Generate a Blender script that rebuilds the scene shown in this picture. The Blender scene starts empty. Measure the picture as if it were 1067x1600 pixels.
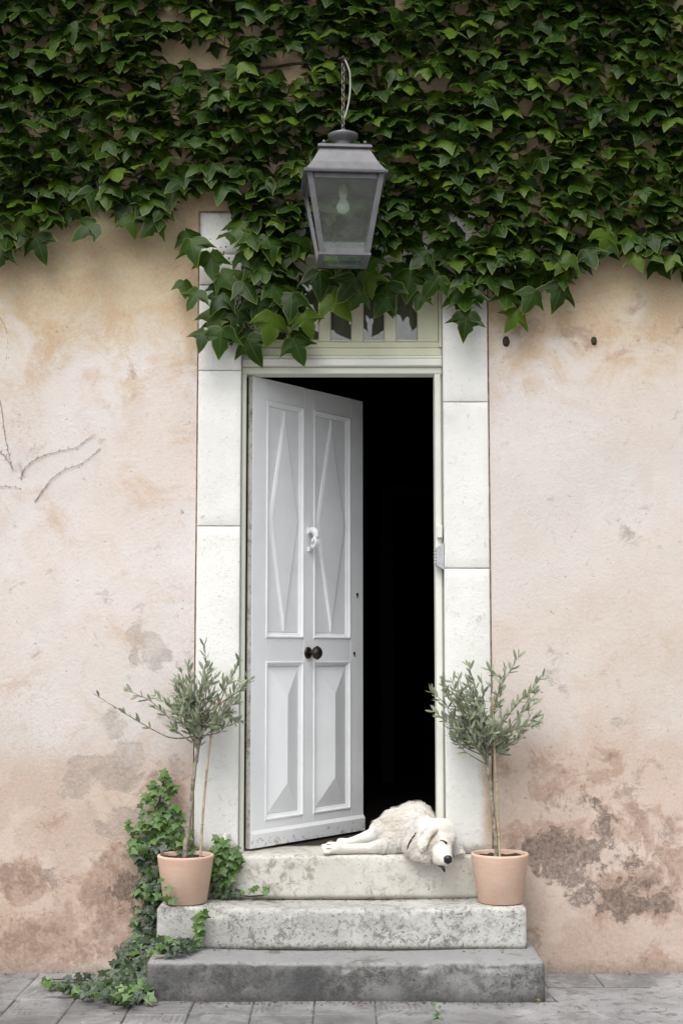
import bpy, math, random
import numpy as np
from mathutils import Vector, Matrix, noise

R = random.Random(7)
rad = math.radians
sc = bpy.context.scene
col = sc.collection

# ------------------------------------------------------------------ camera, world, light, exposure
CAM_D, CAM_H, FPX, PITCH = 7.1, 1.545, 2222.0, math.atan(220 / 2222.0)
cd = bpy.data.cameras.new('camera'); cam = bpy.data.objects.new('camera', cd); col.objects.link(cam)
cam.location = (0, -CAM_D, CAM_H); cam.rotation_euler = (math.pi / 2 + PITCH, 0, 0)
cd.sensor_fit = 'VERTICAL'; cd.sensor_height = 36.0; cd.lens = 36.0 * FPX / 1600.0
cd.clip_start = 0.1; cd.clip_end = 500
sc.camera = cam

SUN_EL, SUN_AZ = rad(58), rad(205)          # azimuth measured clockwise from +Y
world = bpy.data.worlds.new('World'); sc.world = world; world.use_nodes = True
wn = world.node_tree; wn.nodes.clear()
sky = wn.nodes.new('ShaderNodeTexSky'); sky.sky_type = 'NISHITA'; sky.sun_disc = False
sky.sun_elevation = SUN_EL; sky.sun_rotation = SUN_AZ
sky.air_density = 1.0; sky.dust_density = 4.0; sky.ozone_density = 1.0
hs = wn.nodes.new('ShaderNodeHueSaturation'); hs.inputs['Saturation'].default_value = 0.22   # overcast: a grey sky
bg = wn.nodes.new('ShaderNodeBackground'); bg.inputs['Strength'].default_value = 0.15
wo = wn.nodes.new('ShaderNodeOutputWorld')
wn.links.new(sky.outputs[0], hs.inputs['Color']); wn.links.new(hs.outputs[0], bg.inputs[0]); wn.links.new(bg.outputs[0], wo.inputs[0])

sd = bpy.data.lights.new('sun', 'SUN'); sd.energy = 1.3; sd.angle = rad(50); sd.color = (1.0, 0.98, 0.95)
sun = bpy.data.objects.new('sun', sd); col.objects.link(sun)
sdir = Vector((math.sin(SUN_AZ) * math.cos(SUN_EL), math.cos(SUN_AZ) * math.cos(SUN_EL), math.sin(SUN_EL)))
sun.rotation_euler = (-sdir).to_track_quat('-Z', 'Y').to_euler()

sc.view_settings.view_transform = 'Standard'; sc.view_settings.look = 'None'
sc.view_settings.gamma = 1.0; sc.view_settings.use_curve_mapping = False
sc.view_settings.exposure = 0.62
sc.render.engine = 'CYCLES'
sc.cycles.max_bounces = 8; sc.cycles.diffuse_bounces = 4; sc.cycles.transparent_max_bounces = 12
sc.cycles.use_denoising = True

# ------------------------------------------------------------------ helpers
_cp, _sp = math.cos(PITCH), math.sin(PITCH)
def ray(px, py):
    u = (px - 533.5) / FPX; v = (800.0 - py) / FPX
    return Vector((u, _cp - v * _sp, _sp + v * _cp))
def P(px, py, y):
    """a point of the place at depth y, read off the photograph"""
    d = ray(px, py); t = (y + CAM_D) / d.y
    return Vector((d.x * t, y, CAM_H + d.z * t))
def G(px, py, z):
    d = ray(px, py); t = (z - CAM_H) / d.z
    return Vector((d.x * t, -CAM_D + d.y * t, z))

class MB:
    def __init__(s): s.v = []; s.f = []; s.sm = []; s.attr = None
    def add(s, vs, fs, smooth=False):
        b = len(s.v); s.v += [tuple(q) for q in vs]
        for f in fs: s.f.append(tuple(i + b for i in f)); s.sm.append(smooth)
    def box(s, x0, x1, y0, y1, z0, z1):
        s.add([(x0,y0,z0),(x1,y0,z0),(x1,y1,z0),(x0,y1,z0),(x0,y0,z1),(x1,y0,z1),(x1,y1,z1),(x0,y1,z1)],
              [(0,3,2,1),(4,5,6,7),(0,1,5,4),(1,2,6,5),(2,3,7,6),(3,0,4,7)])
    def rbox(s, x0, x1, y0, y1, z0, z1, r=0.004):
        """box with chamfered front edges"""
        s.prism_rings([[(x0,y1,z0),(x1,y1,z0),(x1,y1,z1),(x0,y1,z1)],
                       [(x0,y0+r,z0),(x1,y0+r,z0),(x1,y0+r,z1),(x0,y0+r,z1)],
                       [(x0+r,y0,z0+r),(x1-r,y0,z0+r),(x1-r,y0,z1-r),(x0+r,y0,z1-r)]])
    def prism_rings(s, rings, smooth=False, caps=True):
        n = len(rings[0]); vs = [q for r in rings for q in r]; fs = []
        for k in range(len(rings) - 1):
            for i in range(n):
                j = (i + 1) % n
                fs.append((k*n+i, k*n+j, (k+1)*n+j, (k+1)*n+i))
        if caps:
            fs.append(tuple(range(n - 1, -1, -1))); b = (len(rings) - 1) * n; fs.append(tuple(range(b, b + n)))
        s.add(vs, fs, smooth)
    def tube(s, pts, radii, n=8, smooth=True):
        pts = [Vector(p) for p in pts]
        if not hasattr(radii, '__len__'): radii = [radii] * len(pts)
        rings = []; up = None
        for k, p in enumerate(pts):
            d = (pts[min(k+1, len(pts)-1)] - pts[max(k-1, 0)])
            if d.length < 1e-9: d = Vector((0,0,1))
            d.normalize()
            if up is None: up = Vector((1,0,0)) if abs(d.x) < .9 else Vector((0,1,0))
            a = (up - d * up.dot(d)).normalized(); b = d.cross(a); up = a
            rings.append([p + a * (math.cos(2*math.pi*i/n) * radii[k]) + b * (math.sin(2*math.pi*i/n) * radii[k]) for i in range(n)])
        s.prism_rings(rings, smooth)
    def lathe(s, prof, c=(0,0,0), n=32, smooth=True, axis='z', caps=False):
        rings = []
        for r, h in prof:
            ring = []
            for i in range(n):
                a = 2*math.pi*i/n; x, y = r*math.cos(a), r*math.sin(a)
                ring.append((c[0]+x, c[1]+y, c[2]+h) if axis == 'z' else (c[0]+x, c[1]-h, c[2]+y))
            rings.append(ring)
        s.prism_rings(rings, smooth, caps)
    def ball(s, c, r, n=12, m=8, smooth=True):
        if not hasattr(r, '__len__'): r = (r, r, r)
        rings = []
        for k in range(1, m):
            t = math.pi * k / m
            rings.append([(c[0]+r[0]*math.sin(t)*math.cos(2*math.pi*i/n), c[1]+r[1]*math.sin(t)*math.sin(2*math.pi*i/n), c[2]-r[2]*math.cos(t)) for i in range(n)])
        s.prism_rings(rings, smooth)
    def mesh(s, name):
        me = bpy.data.meshes.new(name); me.from_pydata(s.v, [], s.f)
        me.polygons.foreach_set('use_smooth', s.sm); me.update(); return me
    def build(s, name, mat, parent=None, label=None, fix=True):
        me = s.mesh(name)
        if fix:
            import bmesh
            bm = bmesh.new(); bm.from_mesh(me); bmesh.ops.recalc_face_normals(bm, faces=bm.faces); bm.to_mesh(me); bm.free()
        return link(name, me, mat, parent, label)

def link(name, me, mat, parent=None, label=None):
    o = bpy.data.objects.new(name, me); col.objects.link(o)
    if mat and me is not None and not me.materials: me.materials.append(mat)
    if parent: o.parent = parent
    if label: o['label'] = label
    return o
def thing(name, label, cat, loc=(0,0,0), rz=0.0, group=None):
    o = bpy.data.objects.new(name, None); col.objects.link(o); o.empty_display_size = .1
    o.location = loc; o.rotation_euler = (0,0,rz); o['label'] = label; o['category'] = cat
    if group: o['group'] = group
    return o
def tag(o, label, cat, group=None):
    o['label'] = label; o['category'] = cat
    if group: o['group'] = group
    return o
def structure(o): o['kind'] = 'structure'; return o
def stuff(o): o['kind'] = 'stuff'; return o
def spline(pts, n):
    """Catmull-Rom through the points"""
    pts = [Vector(p) for p in pts]; q = [pts[0]*2-pts[1]] + pts + [pts[-1]*2-pts[-2]]
    out = []; seg = len(pts) - 1
    for i in range(n + 1):
        t = i / n * seg; k = min(int(t), seg - 1); u = t - k
        a, b, c, d = q[k:k+4]
        out.append(.5*((2*b)+(c-a)*u+(2*a-5*b+4*c-d)*u*u+(3*b-a-3*c+d)*u**3))
    return out

# ------------------------------------------------------------------ materials
class NT:
    def __init__(s, name):
        s.m = bpy.data.materials.new(name); s.m.use_nodes = True; s.t = s.m.node_tree; s.t.nodes.clear()
        s.out = s.t.nodes.new('ShaderNodeOutputMaterial')
    def n(s, typ, ins=None, **kw):
        nd = s.t.nodes.new(typ)
        for k, v in kw.items(): setattr(nd, k, v)
        for k, v in (ins or {}).items(): s.put(nd.inputs[k], v)
        return nd
    def put(s, sock, v):
        if hasattr(v, 'is_output'): s.t.links.new(v, sock)
        elif hasattr(v, 'outputs'): s.t.links.new(v.outputs[0], sock)
        else:
            if hasattr(v, '__len__') and len(v) == 3 and sock.type == 'RGBA': v = (*v, 1)
            sock.default_value = v
    def co(s): return s.n('ShaderNodeTexCoord').outputs['Object']
    def geo(s): return s.n('ShaderNodeNewGeometry')
    def noise(s, scale, detail=6, rough=.55, dist=0, vec=None, dims='3D'):
        d = {'Scale': scale, 'Detail': detail, 'Roughness': rough, 'Distortion': dist}
        if vec is not None: d['Vector'] = vec
        return s.n('ShaderNodeTexNoise', d).outputs['Fac']
    def ramp(s, fac, lo, hi, a=0., b=1.):
        return s.n('ShaderNodeMapRange', {'Value': fac, 'From Min': lo, 'From Max': hi, 'To Min': a, 'To Max': b}, interpolation_type='SMOOTHSTEP').outputs[0]
    def math(s, op, a, b=0., c=None):
        nd = s.t.nodes.new('ShaderNodeMath'); nd.operation = op
        s.put(nd.inputs[0], a); s.put(nd.inputs[1], b)
        if c is not None: s.put(nd.inputs[2], c)
        return nd.outputs[0]
    def vmath(s, op, a, b=(0,0,0)):
        nd = s.t.nodes.new('ShaderNodeVectorMath'); nd.operation = op; s.put(nd.inputs[0], a); s.put(nd.inputs[1], b)
        return nd.outputs['Value'] if op in ('LENGTH', 'DOT_PRODUCT', 'DISTANCE') else nd.outputs[0]
    def mix(s, fac, a, b, blend='MIX'):
        nd = s.t.nodes.new('ShaderNodeMix'); nd.data_type = 'RGBA'; nd.blend_type = blend
        s.put(nd.inputs['Factor'], fac); s.put(nd.inputs['A'], a); s.put(nd.inputs['B'], b)
        return nd.outputs['Result']
    def bump(s, h, strength=.3, dist=.01):
        return s.n('ShaderNodeBump', {'Height': h, 'Strength': strength, 'Distance': dist}).outputs[0]
    def attr(s, name, out='Fac'): return s.n('ShaderNodeAttribute', attribute_name=name).outputs[out]
    def sep(s, v): return s.n('ShaderNodeSeparateXYZ', {0: v}).outputs
    def principled(s, **kw):
        nd = s.t.nodes.new('ShaderNodeBsdfPrincipled')
        for k, v in kw.items(): s.put(nd.inputs[k.replace('_', ' ')], v)
        return nd
    def done(s, sh):
        s.t.links.new(sh.outputs[0] if hasattr(sh, 'outputs') else sh, s.out.inputs[0]); return s.m

def simple(name, c, rough=.6, metal=0., var=.12, scale=30, bump=.1, dark=None, spec=.5):
    t = NT(name); co = t.co(); f = t.noise(scale, 6, .6, vec=co)
    c2 = tuple(max(0, q * (1 - 2 * var)) for q in c); c3 = tuple(min(1, q * (1 + var)) for q in c)
    cc = t.mix(t.ramp(f, .3, .7), c2, c3)
    if dark:
        g = t.ramp(t.noise(scale * .23, 8, .7, vec=co), .58, .72)
        cc = t.mix(t.math('MULTIPLY', g, .7), cc, dark)
    b = t.bump(f, bump, .004)
    return t.done(t.principled(Base_Color=cc, Roughness=rough, Metallic=metal, Normal=b, Specular_IOR_Level=spec))

def wallx(px): return (px - 533.5) / 313.0
def stucco_material():
    t = NT('stucco'); co = t.co(); xyz = t.sep(co)
    big = t.noise(1.1, 7, .6, .4, co); mid = t.noise(4.5, 8, .62, .6, co); fine = t.noise(60, 6, .65, 0, co)
    c = t.mix(t.ramp(big, .35, .66), (.585, .52, .468), (.61, .582, .568))
    # warm ochre-pink patches
    m = t.math('MULTIPLY', t.ramp(mid, .47, .68), t.ramp(t.noise(1.7, 4, .5, 0, co), .38, .62))
    left = t.ramp(xyz[0], -.2, .6, 1., .35)
    c = t.mix(t.math('MULTIPLY', t.math('MULTIPLY', m, left), .75), c, (.49, .365, .265))
    # trowel scratches showing the brown undercoat
    sv = t.n('ShaderNodeMapping', {'Vector': co, 'Scale': (1, 1, 1.3)})
    s1 = t.noise(16, 5, .6, 2.6, sv); s2 = t.ramp(t.math('ABSOLUTE', t.math('SUBTRACT', s1, .5)), 0, .02, 1, 0)
    sm = t.math('MULTIPLY', s2, t.ramp(t.noise(2.3, 5, .65, 0, co), .42, .62))
    c = t.mix(t.math('MULTIPLY', sm, t.ramp(xyz[0], -.4, .9, .62, .40)), c, (.36, .215, .13))
    # upper zone tinted ochre, more so with height
    up = t.ramp(t.math('ADD', xyz[2], t.math('MULTIPLY', t.math('SUBTRACT', mid, .5), 1.3)), 2.78, 3.4)
    c = t.mix(t.math('MULTIPLY', up, .85), c, (.47, .37, .20))
    band = t.math('MULTIPLY', t.ramp(t.math('ADD', xyz[2], t.math('MULTIPLY', t.math('SUBTRACT', big, .5), .8)), 2.75, 3.05), t.ramp(mid, .42, .62))
    c = t.mix(t.math('MULTIPLY', band, .4), c, (.46, .29, .19))
    # the damp foot of the wall
    zz = t.math('ADD', xyz[2], t.math('MULTIPLY', t.math('SUBTRACT', big, .5), .9))
    zz = t.math('ADD', zz, t.math('MULTIPLY', t.math('SUBTRACT', mid, .5), .5))
    low = t.ramp(zz, 1.25, .92)
    c = t.mix(t.math('MULTIPLY', low, .7), c, (.46, .34, .268))
    pal = t.math('MULTIPLY', t.ramp(t.noise(3.3, 7, .6, .8, co), .53, .60), t.ramp(zz, 1.0, .8))
    c = t.mix(t.math('MULTIPLY', pal, .6), c, (.57, .485, .42))
    foot = t.math('MULTIPLY', t.ramp(zz, .62, .2), t.ramp(t.noise(2.6, 6, .6, .5, co), .42, .58))
    c = t.mix(t.math('MULTIPLY', foot, .4), c, (.33, .225, .165))
    # stains with a place of their own: a warped fractal field, biased towards these spots (photo px, py, rx, rz in m, weight)
    wv = t.n('ShaderNodeTexNoise', {'Scale': 3.2, 'Detail': 5, 'Roughness': .6, 'Vector': co}).outputs['Color']
    wc = t.vmath('ADD', co, t.vmath('MULTIPLY', t.vmath('SUBTRACT', wv, (.5,.5,.5)), (.30, 0, .30)))
    def bias(lst):
        acc = None
        for px, py, rx, rz, k in lst:
            p = P(px, py, 0)
            d = t.vmath('LENGTH', t.vmath('MULTIPLY', t.vmath('SUBTRACT', wc, (p.x, 0, p.z)), (1/rx, 0, 1/rz)))
            v = t.ramp(d, 1.25, .25, 0, k)
            acc = v if acc is None else t.math('MAXIMUM', acc, v)
        return acc
    n1 = t.noise(5.5, 10, .72, .5, co); n2 = t.noise(9, 10, .78, .35, co); n3 = t.noise(4, 9, .7, .4, co)
    bb = bias([(900,1250,.35,.25,.16),(985,1280,.16,.24,.22),(945,1215,.14,.22,.17),(985,1395,.34,.22,.24),(850,1320,.34,.22,.18),(1040,1330,.16,.2,.2),
               (870,1200,.5,.16,.12),(180,1400,.28,.26,.24),(40,1375,.2,.14,.24),(60,1290,.15,.15,.1),(40,1470,.3,.18,.24),(150,1465,.35,.15,.2),(225,1460,.16,.26,.22),(190,1330,.1,.08,.2),
               (250,1240,.25,.22,.12),(190,600,.10,.16,.08),(800,560,.6,.26,.07),(930,520,.6,.16,.13),(830,1480,.3,.16,.14),(1000,1500,.5,.10,.12)])
    brown = t.ramp(t.math('ADD', n1, bb), .60, .72)
    c = t.mix(t.math('MULTIPLY', brown, .72), c, (.335, .222, .165))
    deep = t.ramp(t.math('ADD', n2, bb), .66, .74)
    c = t.mix(t.math('MULTIPLY', deep, .6), c, (.205, .14, .105))
    gb = bias([(880,1335,.26,.17,.27),(905,1375,.14,.13,.25),(975,1410,.17,.14,.25),(1025,1405,.14,.1,.22),(952,1300,.08,.13,.22),(985,1360,.13,.09,.18),(935,1270,.07,.15,.14),
               (200,1400,.12,.15,.22),(210,1470,.12,.15,.2)])
    grey = t.ramp(t.math('ADD', n2, gb), .64, .705)
    c = t.mix(t.math('MULTIPLY', t.math('MULTIPLY', grey, t.ramp(t.noise(26, 8, .8, .2, co), .42, .62, 1., .5)), .9), c, (.115, .083, .068))
    ab = bias([(215,1005,.06,.22,.20),(240,1020,.06,.14,.16),(290,1040,.06,.18,.14),(175,1205,.36,.12,.22),(120,1235,.2,.10,.22),(190,1280,.18,.14,.22),(225,1310,.12,.08,.2),(165,1140,.07,.14,.12),(255,1130,.2,.1,.12)])
    ash = t.ramp(t.math('ADD', n3, ab), .60, .685)
    c = t.mix(t.math('MULTIPLY', t.math('MULTIPLY', ash, t.ramp(n2, .35, .62, 1., .35)), .66), c, (.25, .215, .19))
    flake_h = t.math('ADD', grey, t.math('MULTIPLY', ash, .7))
    # splashed dirt where the plaster meets the paving
    spl = t.ramp(t.math('ADD', xyz[2], t.math('MULTIPLY', t.math('SUBTRACT', n2, .5), .16)), .07, .0)
    c = t.mix(t.math('MULTIPLY', spl, .6), c, (.17, .14, .115))
    # grain, pits
    c = t.mix(t.ramp(fine, .3, .75, .0, .22), c, (.72, .63, .56))
    flk = t.math('MULTIPLY', t.ramp(t.noise(24, 9, .8, .8, co), .54, .66), t.ramp(t.noise(1.9, 5, .6, .3, co), .40, .60))
    c = t.mix(t.math('MULTIPLY', flk, .38), c, (.40, .27, .18))
    cloud = t.noise(.75, 5, .55, .5, co)
    c = t.mix(1., c, t.mix(t.ramp(cloud, .3, .7), (.90, .885, .86), (1.03, 1.03, 1.04)), 'MULTIPLY')
    pit = t.ramp(t.noise(45, 3, .5, 0, co), .70, .74)
    c = t.mix(t.math('MULTIPLY', pit, .6), c, (.25, .17, .12))
    h = t.math('ADD', t.math('MULTIPLY', fine, .5), t.math('ADD', t.math('MULTIPLY', mid, .8), t.math('MULTIPLY', flake_h, -.5)))
    return t.done(t.principled(Base_Color=c, Roughness=.92, Specular_IOR_Level=.2, Normal=t.bump(h, .45, .012)))

def stone_material(name, base, light, dirt, amount, speck, rough=.85, moss=None, bump=.4, zdirt=None, toplight=None, rust=False):
    t = NT(name); co = t.co()
    a = t.noise(2.2, 7, .6, .3, co); b = t.noise(24, 9, .78, .6, co); f = t.noise(110, 4, .65, 0, co)
    c = t.mix(t.ramp(a, .35, .65), base, light)
    g = t.math('MULTIPLY', t.ramp(b, .62 - amount * .25, .70 - amount * .15), t.ramp(t.noise(3.1, 5, .6, 0, co), .5 - amount * .3, .62))
    c = t.mix(t.math('MULTIPLY', g, .8), c, dirt)
    if zdirt:
        z = t.sep(co)[2]
        q = t.ramp(t.math('ADD', z, t.math('MULTIPLY', t.math('SUBTRACT', b, .5), zdirt[2])), zdirt[1], zdirt[0])
        c = t.mix(t.math('MULTIPLY', q, zdirt[3]), c, dirt)
    if rust:          # rusty seep down the outer arris of the right jamb
        X_, Y_, Z_ = t.sep(co)
        e = t.math('ADD', X_, t.math('MULTIPLY', t.math('SUBTRACT', t.noise(6, 6, .65, .3, co), .5), .10))
        q = t.math('MULTIPLY', t.ramp(e, .665, .735), t.math('MULTIPLY', t.ramp(Z_, 1.12, .95), t.ramp(Z_, .55, .72, .5, 1.)))
        c = t.mix(t.math('MULTIPLY', q, .85), c, (.40, .24, .12))
        q2 = t.math('MULTIPLY', t.ramp(t.math('ADD', Z_, t.math('MULTIPLY', t.math('SUBTRACT', b, .5), .12)), .63, .58), .8)
        c = t.mix(q2, c, (.20, .17, .13))
    if toplight:      # upward faces coloured paler, top light put into the stone
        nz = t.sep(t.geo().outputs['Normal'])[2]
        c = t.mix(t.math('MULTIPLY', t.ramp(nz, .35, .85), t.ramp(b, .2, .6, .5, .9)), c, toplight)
    if moss:
        mm = t.math('MULTIPLY', t.ramp(t.noise(5, 7, .65, .5, co), .56, .66), .6); c = t.mix(mm, c, moss)
    sp = t.ramp(t.noise(70, 3, .55, 0, co), .64, .70)
    c = t.mix(t.math('MULTIPLY', sp, speck), c, dirt)
    c = t.mix(t.ramp(f, .3, .7, 0, .15), c, light)
    h = t.math('ADD', t.math('MULTIPLY', b, .6), t.math('ADD', t.math('MULTIPLY', f, .35), t.math('MULTIPLY', sp, -.4)))
    return t.done(t.principled(Base_Color=c, Roughness=rough, Specular_IOR_Level=.25, Normal=t.bump(h, bump, .01)))

def paint_material(name, c, rough=.45, worn=.25, flake=(.30, .27, .22), wornz=None):
    t = NT(name); co = t.co()
    sv = t.n('ShaderNodeMapping', {'Vector': co, 'Scale': (1, 1, .12)})
    br = t.noise(160, 4, .6, 0, sv); a = t.noise(3, 6, .6, .3, co); p = t.noise(26, 8, .75, .5, co)
    cc = t.mix(t.ramp(a, .3, .7), tuple(q*.93 for q in c), c)
    fl = t.math('MULTIPLY', t.ramp(p, .70, .74), worn * 2.2)
    cc = t.mix(t.math('MULTIPLY', t.ramp(br, .45, .8), .10), cc, tuple(q*.7 for q in c))
    if wornz:         # scuffs and bare wood along the foot, thin grime above
        z = t.sep(co)[2]; zz = t.ramp(z, wornz[0], wornz[1])
        fl = t.math('MAXIMUM', fl, t.math('MULTIPLY', t.ramp(t.math('ADD', p, t.math('MULTIPLY', zz, .16)), .70, .74), .8))
        cc = t.mix(t.math('MULTIPLY', t.math('MULTIPLY', zz, t.ramp(a, .35, .65)), .3), cc, (.45, .43, .38))
    cc = t.mix(fl, cc, flake)
    h = t.math('ADD', t.math('MULTIPLY', br, .3), t.math('MULTIPLY', p, .35))
    return t.done(t.principled(Base_Color=cc, Roughness=t.ramp(a, .3, .7, rough - .08, rough + .1), Normal=t.bump(h, .25, .004)))

def leaf_material(name, dark, mid, bright, rim, rough=.42, trans=.22, vein=.5, under=None, spec=.45):
    t = NT(name)
    tone = t.attr('tone'); rnd = t.n('ShaderNodeObjectInfo').outputs['Random']
    f = t.math('FRACT', t.math('ADD', tone, t.math('MULTIPLY', rnd, .999)))
    c = t.mix(t.ramp(f, 0, .6), dark, mid); c = t.mix(t.ramp(f, .72, 1.), c, bright)
    co = t.co()
    c = t.mix(t.ramp(t.noise(40, 4, .6, 0, co), .35, .7, 0, .35), c, dark)
    uv = t.sep(t.attr('luv', 'Vector')); ax = t.math('ABSOLUTE', uv[0])
    v = t.ramp(ax, .004, .022, 1, 0)
    for (dx, dy) in ((.83, .55), (.62, .78)):
        dd = t.math('ABSOLUTE', t.math('SUBTRACT', t.math('MULTIPLY', ax, dy), t.math('MULTIPLY', t.math('SUBTRACT', uv[1], .10), dx)))
        v = t.math('MAXIMUM', v, t.ramp(dd, .004, .018, .8, 0))
    c = t.mix(t.math('MULTIPLY', v, vein), c, bright)
    c = t.mix(t.math('MULTIPLY', t.ramp(t.attr('rim'), .8, 1.), .8), c, rim)
    if under:
        c = t.mix(t.geo().outputs['Backfacing'], c, under)
    pr = t.principled(Base_Color=c, Roughness=rough, Specular_IOR_Level=spec, Normal=t.bump(t.math('SUBTRACT', 1., v), .3, .003))
    tl = t.n('ShaderNodeBsdfTranslucent', {'Color': t.mix(.5, c, bright)})
    mx = t.n('ShaderNodeMixShader', {0: trans, 1: pr, 2: tl})
    return t.done(mx)

M = {}
M['stucco'] = stucco_material()
M['jamb'] = stone_material('jamb_stone_paint', (.665, .665, .625), (.755, .755, .725), (.42, .40, .34), .26, .42, bump=.65, rust=True)
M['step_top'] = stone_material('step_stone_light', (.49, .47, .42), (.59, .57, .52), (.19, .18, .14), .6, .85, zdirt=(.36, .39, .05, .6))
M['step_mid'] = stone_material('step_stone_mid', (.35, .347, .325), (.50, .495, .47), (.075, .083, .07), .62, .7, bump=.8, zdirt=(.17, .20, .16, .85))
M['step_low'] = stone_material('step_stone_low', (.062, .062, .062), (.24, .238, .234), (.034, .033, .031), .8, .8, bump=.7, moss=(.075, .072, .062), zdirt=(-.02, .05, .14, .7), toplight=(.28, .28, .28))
M['paint'] = paint_material('white_door_paint', (.86, .88, .90), .42, .30, wornz=(.72, .575))
M['frame'] = paint_material('old_frame_paint', (.70, .71, .63), .5, .3)
M['frame_green_lit'] = paint_material('green_lit_frame_paint', (.66, .66, .49), .5, .2)  # white paint with the green light from the leaves put into the colour
M['worn'] = stone_material('worn_timber_edge', (.50, .48, .43), (.66, .65, .60), (.12, .10, .08), .6, .5)
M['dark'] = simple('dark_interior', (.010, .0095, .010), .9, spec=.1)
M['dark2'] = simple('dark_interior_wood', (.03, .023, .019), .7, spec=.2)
M['bronze'] = simple('aged_bronze', (.055, .043, .026), .34, .7, .3, 40, .2)
M['iron'] = simple('rusty_iron', (.06, .045, .036), .7, .5, .3, 60, .4)
M['lantern'] = simple('lantern_grey_paint', (.118, .116, .124), .42, .0, .10, 18, .15, dark=(.085, .075, .072))
M['zinc'] = simple('zinc_chain', (.18, .165, .15), .45, .7, .2, 90, .2)
M['cable'] = simple('grey_cable', (.36, .38, .34), .5)
M['terra'] = None
M['soil'] = simple('potting_soil', (.035, .022, .016), .95, 0, .4, 60, 1.)
M['bark'] = simple('olive_bark', (.26, .235, .18), .85, 0, .3, 55, .7)
M['cane'] = simple('bamboo_cane', (.42, .33, .21), .55, 0, .2, 22, .3)
M['vinewood'] = simple('vine_wood', (.055, .038, .028), .9, 0, .3, 40, .6)
M['tendril'] = simple('dry_tendril', (.27, .19, .15), .9, 0, .25, 60, .4)
M['backing'] = simple('reflection_backing', (.24, .225, .20), .9, 0, .08, 12, .1)
M['steel'] = simple('brushed_metal', (.50, .50, .50), .4, .55, .06, 50, .1)
M['litter'] = simple('dead_leaf_bits', (.12, .06, .035), .9, 0, .5, 40, .3)
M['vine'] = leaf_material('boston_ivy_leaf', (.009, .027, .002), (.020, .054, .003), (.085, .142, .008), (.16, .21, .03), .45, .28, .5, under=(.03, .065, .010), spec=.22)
M['ivy_bright'] = leaf_material('ivy_leaf_bright', (.04, .095, .02), (.08, .16, .032), (.15, .25, .06), (.15, .235, .075), .42, .2, .5)  # lighter green, used mostly for the upper leaves
M['ivy_dark'] = leaf_material('ivy_leaf_dark', (.012, .028, .010), (.019, .043, .013), (.04, .075, .022), (.04, .065, .025), .38, .12, .5)  # darker green, used mostly for the lower leaves
M['olive'] = leaf_material('olive_leaf', (.14, .18, .095), (.215, .26, .155), (.32, .365, .24), (.26, .30, .19), .5, .14, .35, under=(.32, .35, .28))
M['berry'] = simple('vine_berry', (.02, .022, .016), .5)

def terracotta():
    t = NT('terracotta'); co = t.geo().outputs['Position']
    sv = t.n('ShaderNodeMapping', {'Vector': co, 'Scale': (.25, .25, 1)})
    a = t.noise(5, 6, .6, .4, co); ring = t.noise(60, 4, .6, 0, sv); f = t.noise(120, 4, .6, 0, co)
    c = t.mix(t.ramp(a, .3, .7), (.53, .355, .265), (.60, .43, .335))
    c = t.mix(t.ramp(ring, .35, .75, 0, .45), c, (.64, .47, .37))
    bl = t.ramp(t.noise(3.5, 6, .65, .8, co), .60, .72)
    c = t.mix(t.math('MULTIPLY', bl, .6), c, (.68, .57, .49))
    c = t.mix(t.math('MULTIPLY', t.ramp(t.noise(9, 7, .7, .5, co), .66, .72), .4), c, (.36, .20, .13))
    return t.done(t.principled(Base_Color=c, Roughness=.85, Specular_IOR_Level=.25, Normal=t.bump(t.math('ADD', ring, f), .2, .003)))
M['terra'] = terracotta()

def glass(name, tint, spec_rough, alpha, haze):
    t = NT(name)
    gl = t.n('ShaderNodeBsdfGlossy', {'Color': (1, 1, 1, 1), 'Roughness': spec_rough})
    tr = t.n('ShaderNodeBsdfTransparent', {'Color': (*tint, 1)})
    df = t.n('ShaderNodeBsdfDiffuse', {'Color': (.62, .63, .58, 1)})
    haze_mask = t.math('MULTIPLY', t.ramp(t.noise(9, 7, .7, .4, t.co()), .3, .75, .5, 1.3), haze)  # patchy diffuse haze, makes the lantern glass paler in place of reflections
    base = t.n('ShaderNodeMixShader', {0: haze_mask, 1: tr, 2: df})
    fc = t.n('ShaderNodeLayerWeight', {'Blend': .5}).outputs['Facing']
    fr = t.math('MULTIPLY', t.math('ADD', .045, t.math('MULTIPLY', t.math('POWER', fc, 5.), .9)), alpha)
    return t.done(t.n('ShaderNodeMixShader', {0: fr, 1: base, 2: gl}))
M['pane'] = glass('window_glass', (.9, .92, .9), .03, 1.6, .04)
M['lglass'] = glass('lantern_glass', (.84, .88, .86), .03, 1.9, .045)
M['vase'] = glass('clear_glass', (.95, .97, .96), .02, 1.3, .02)

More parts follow.
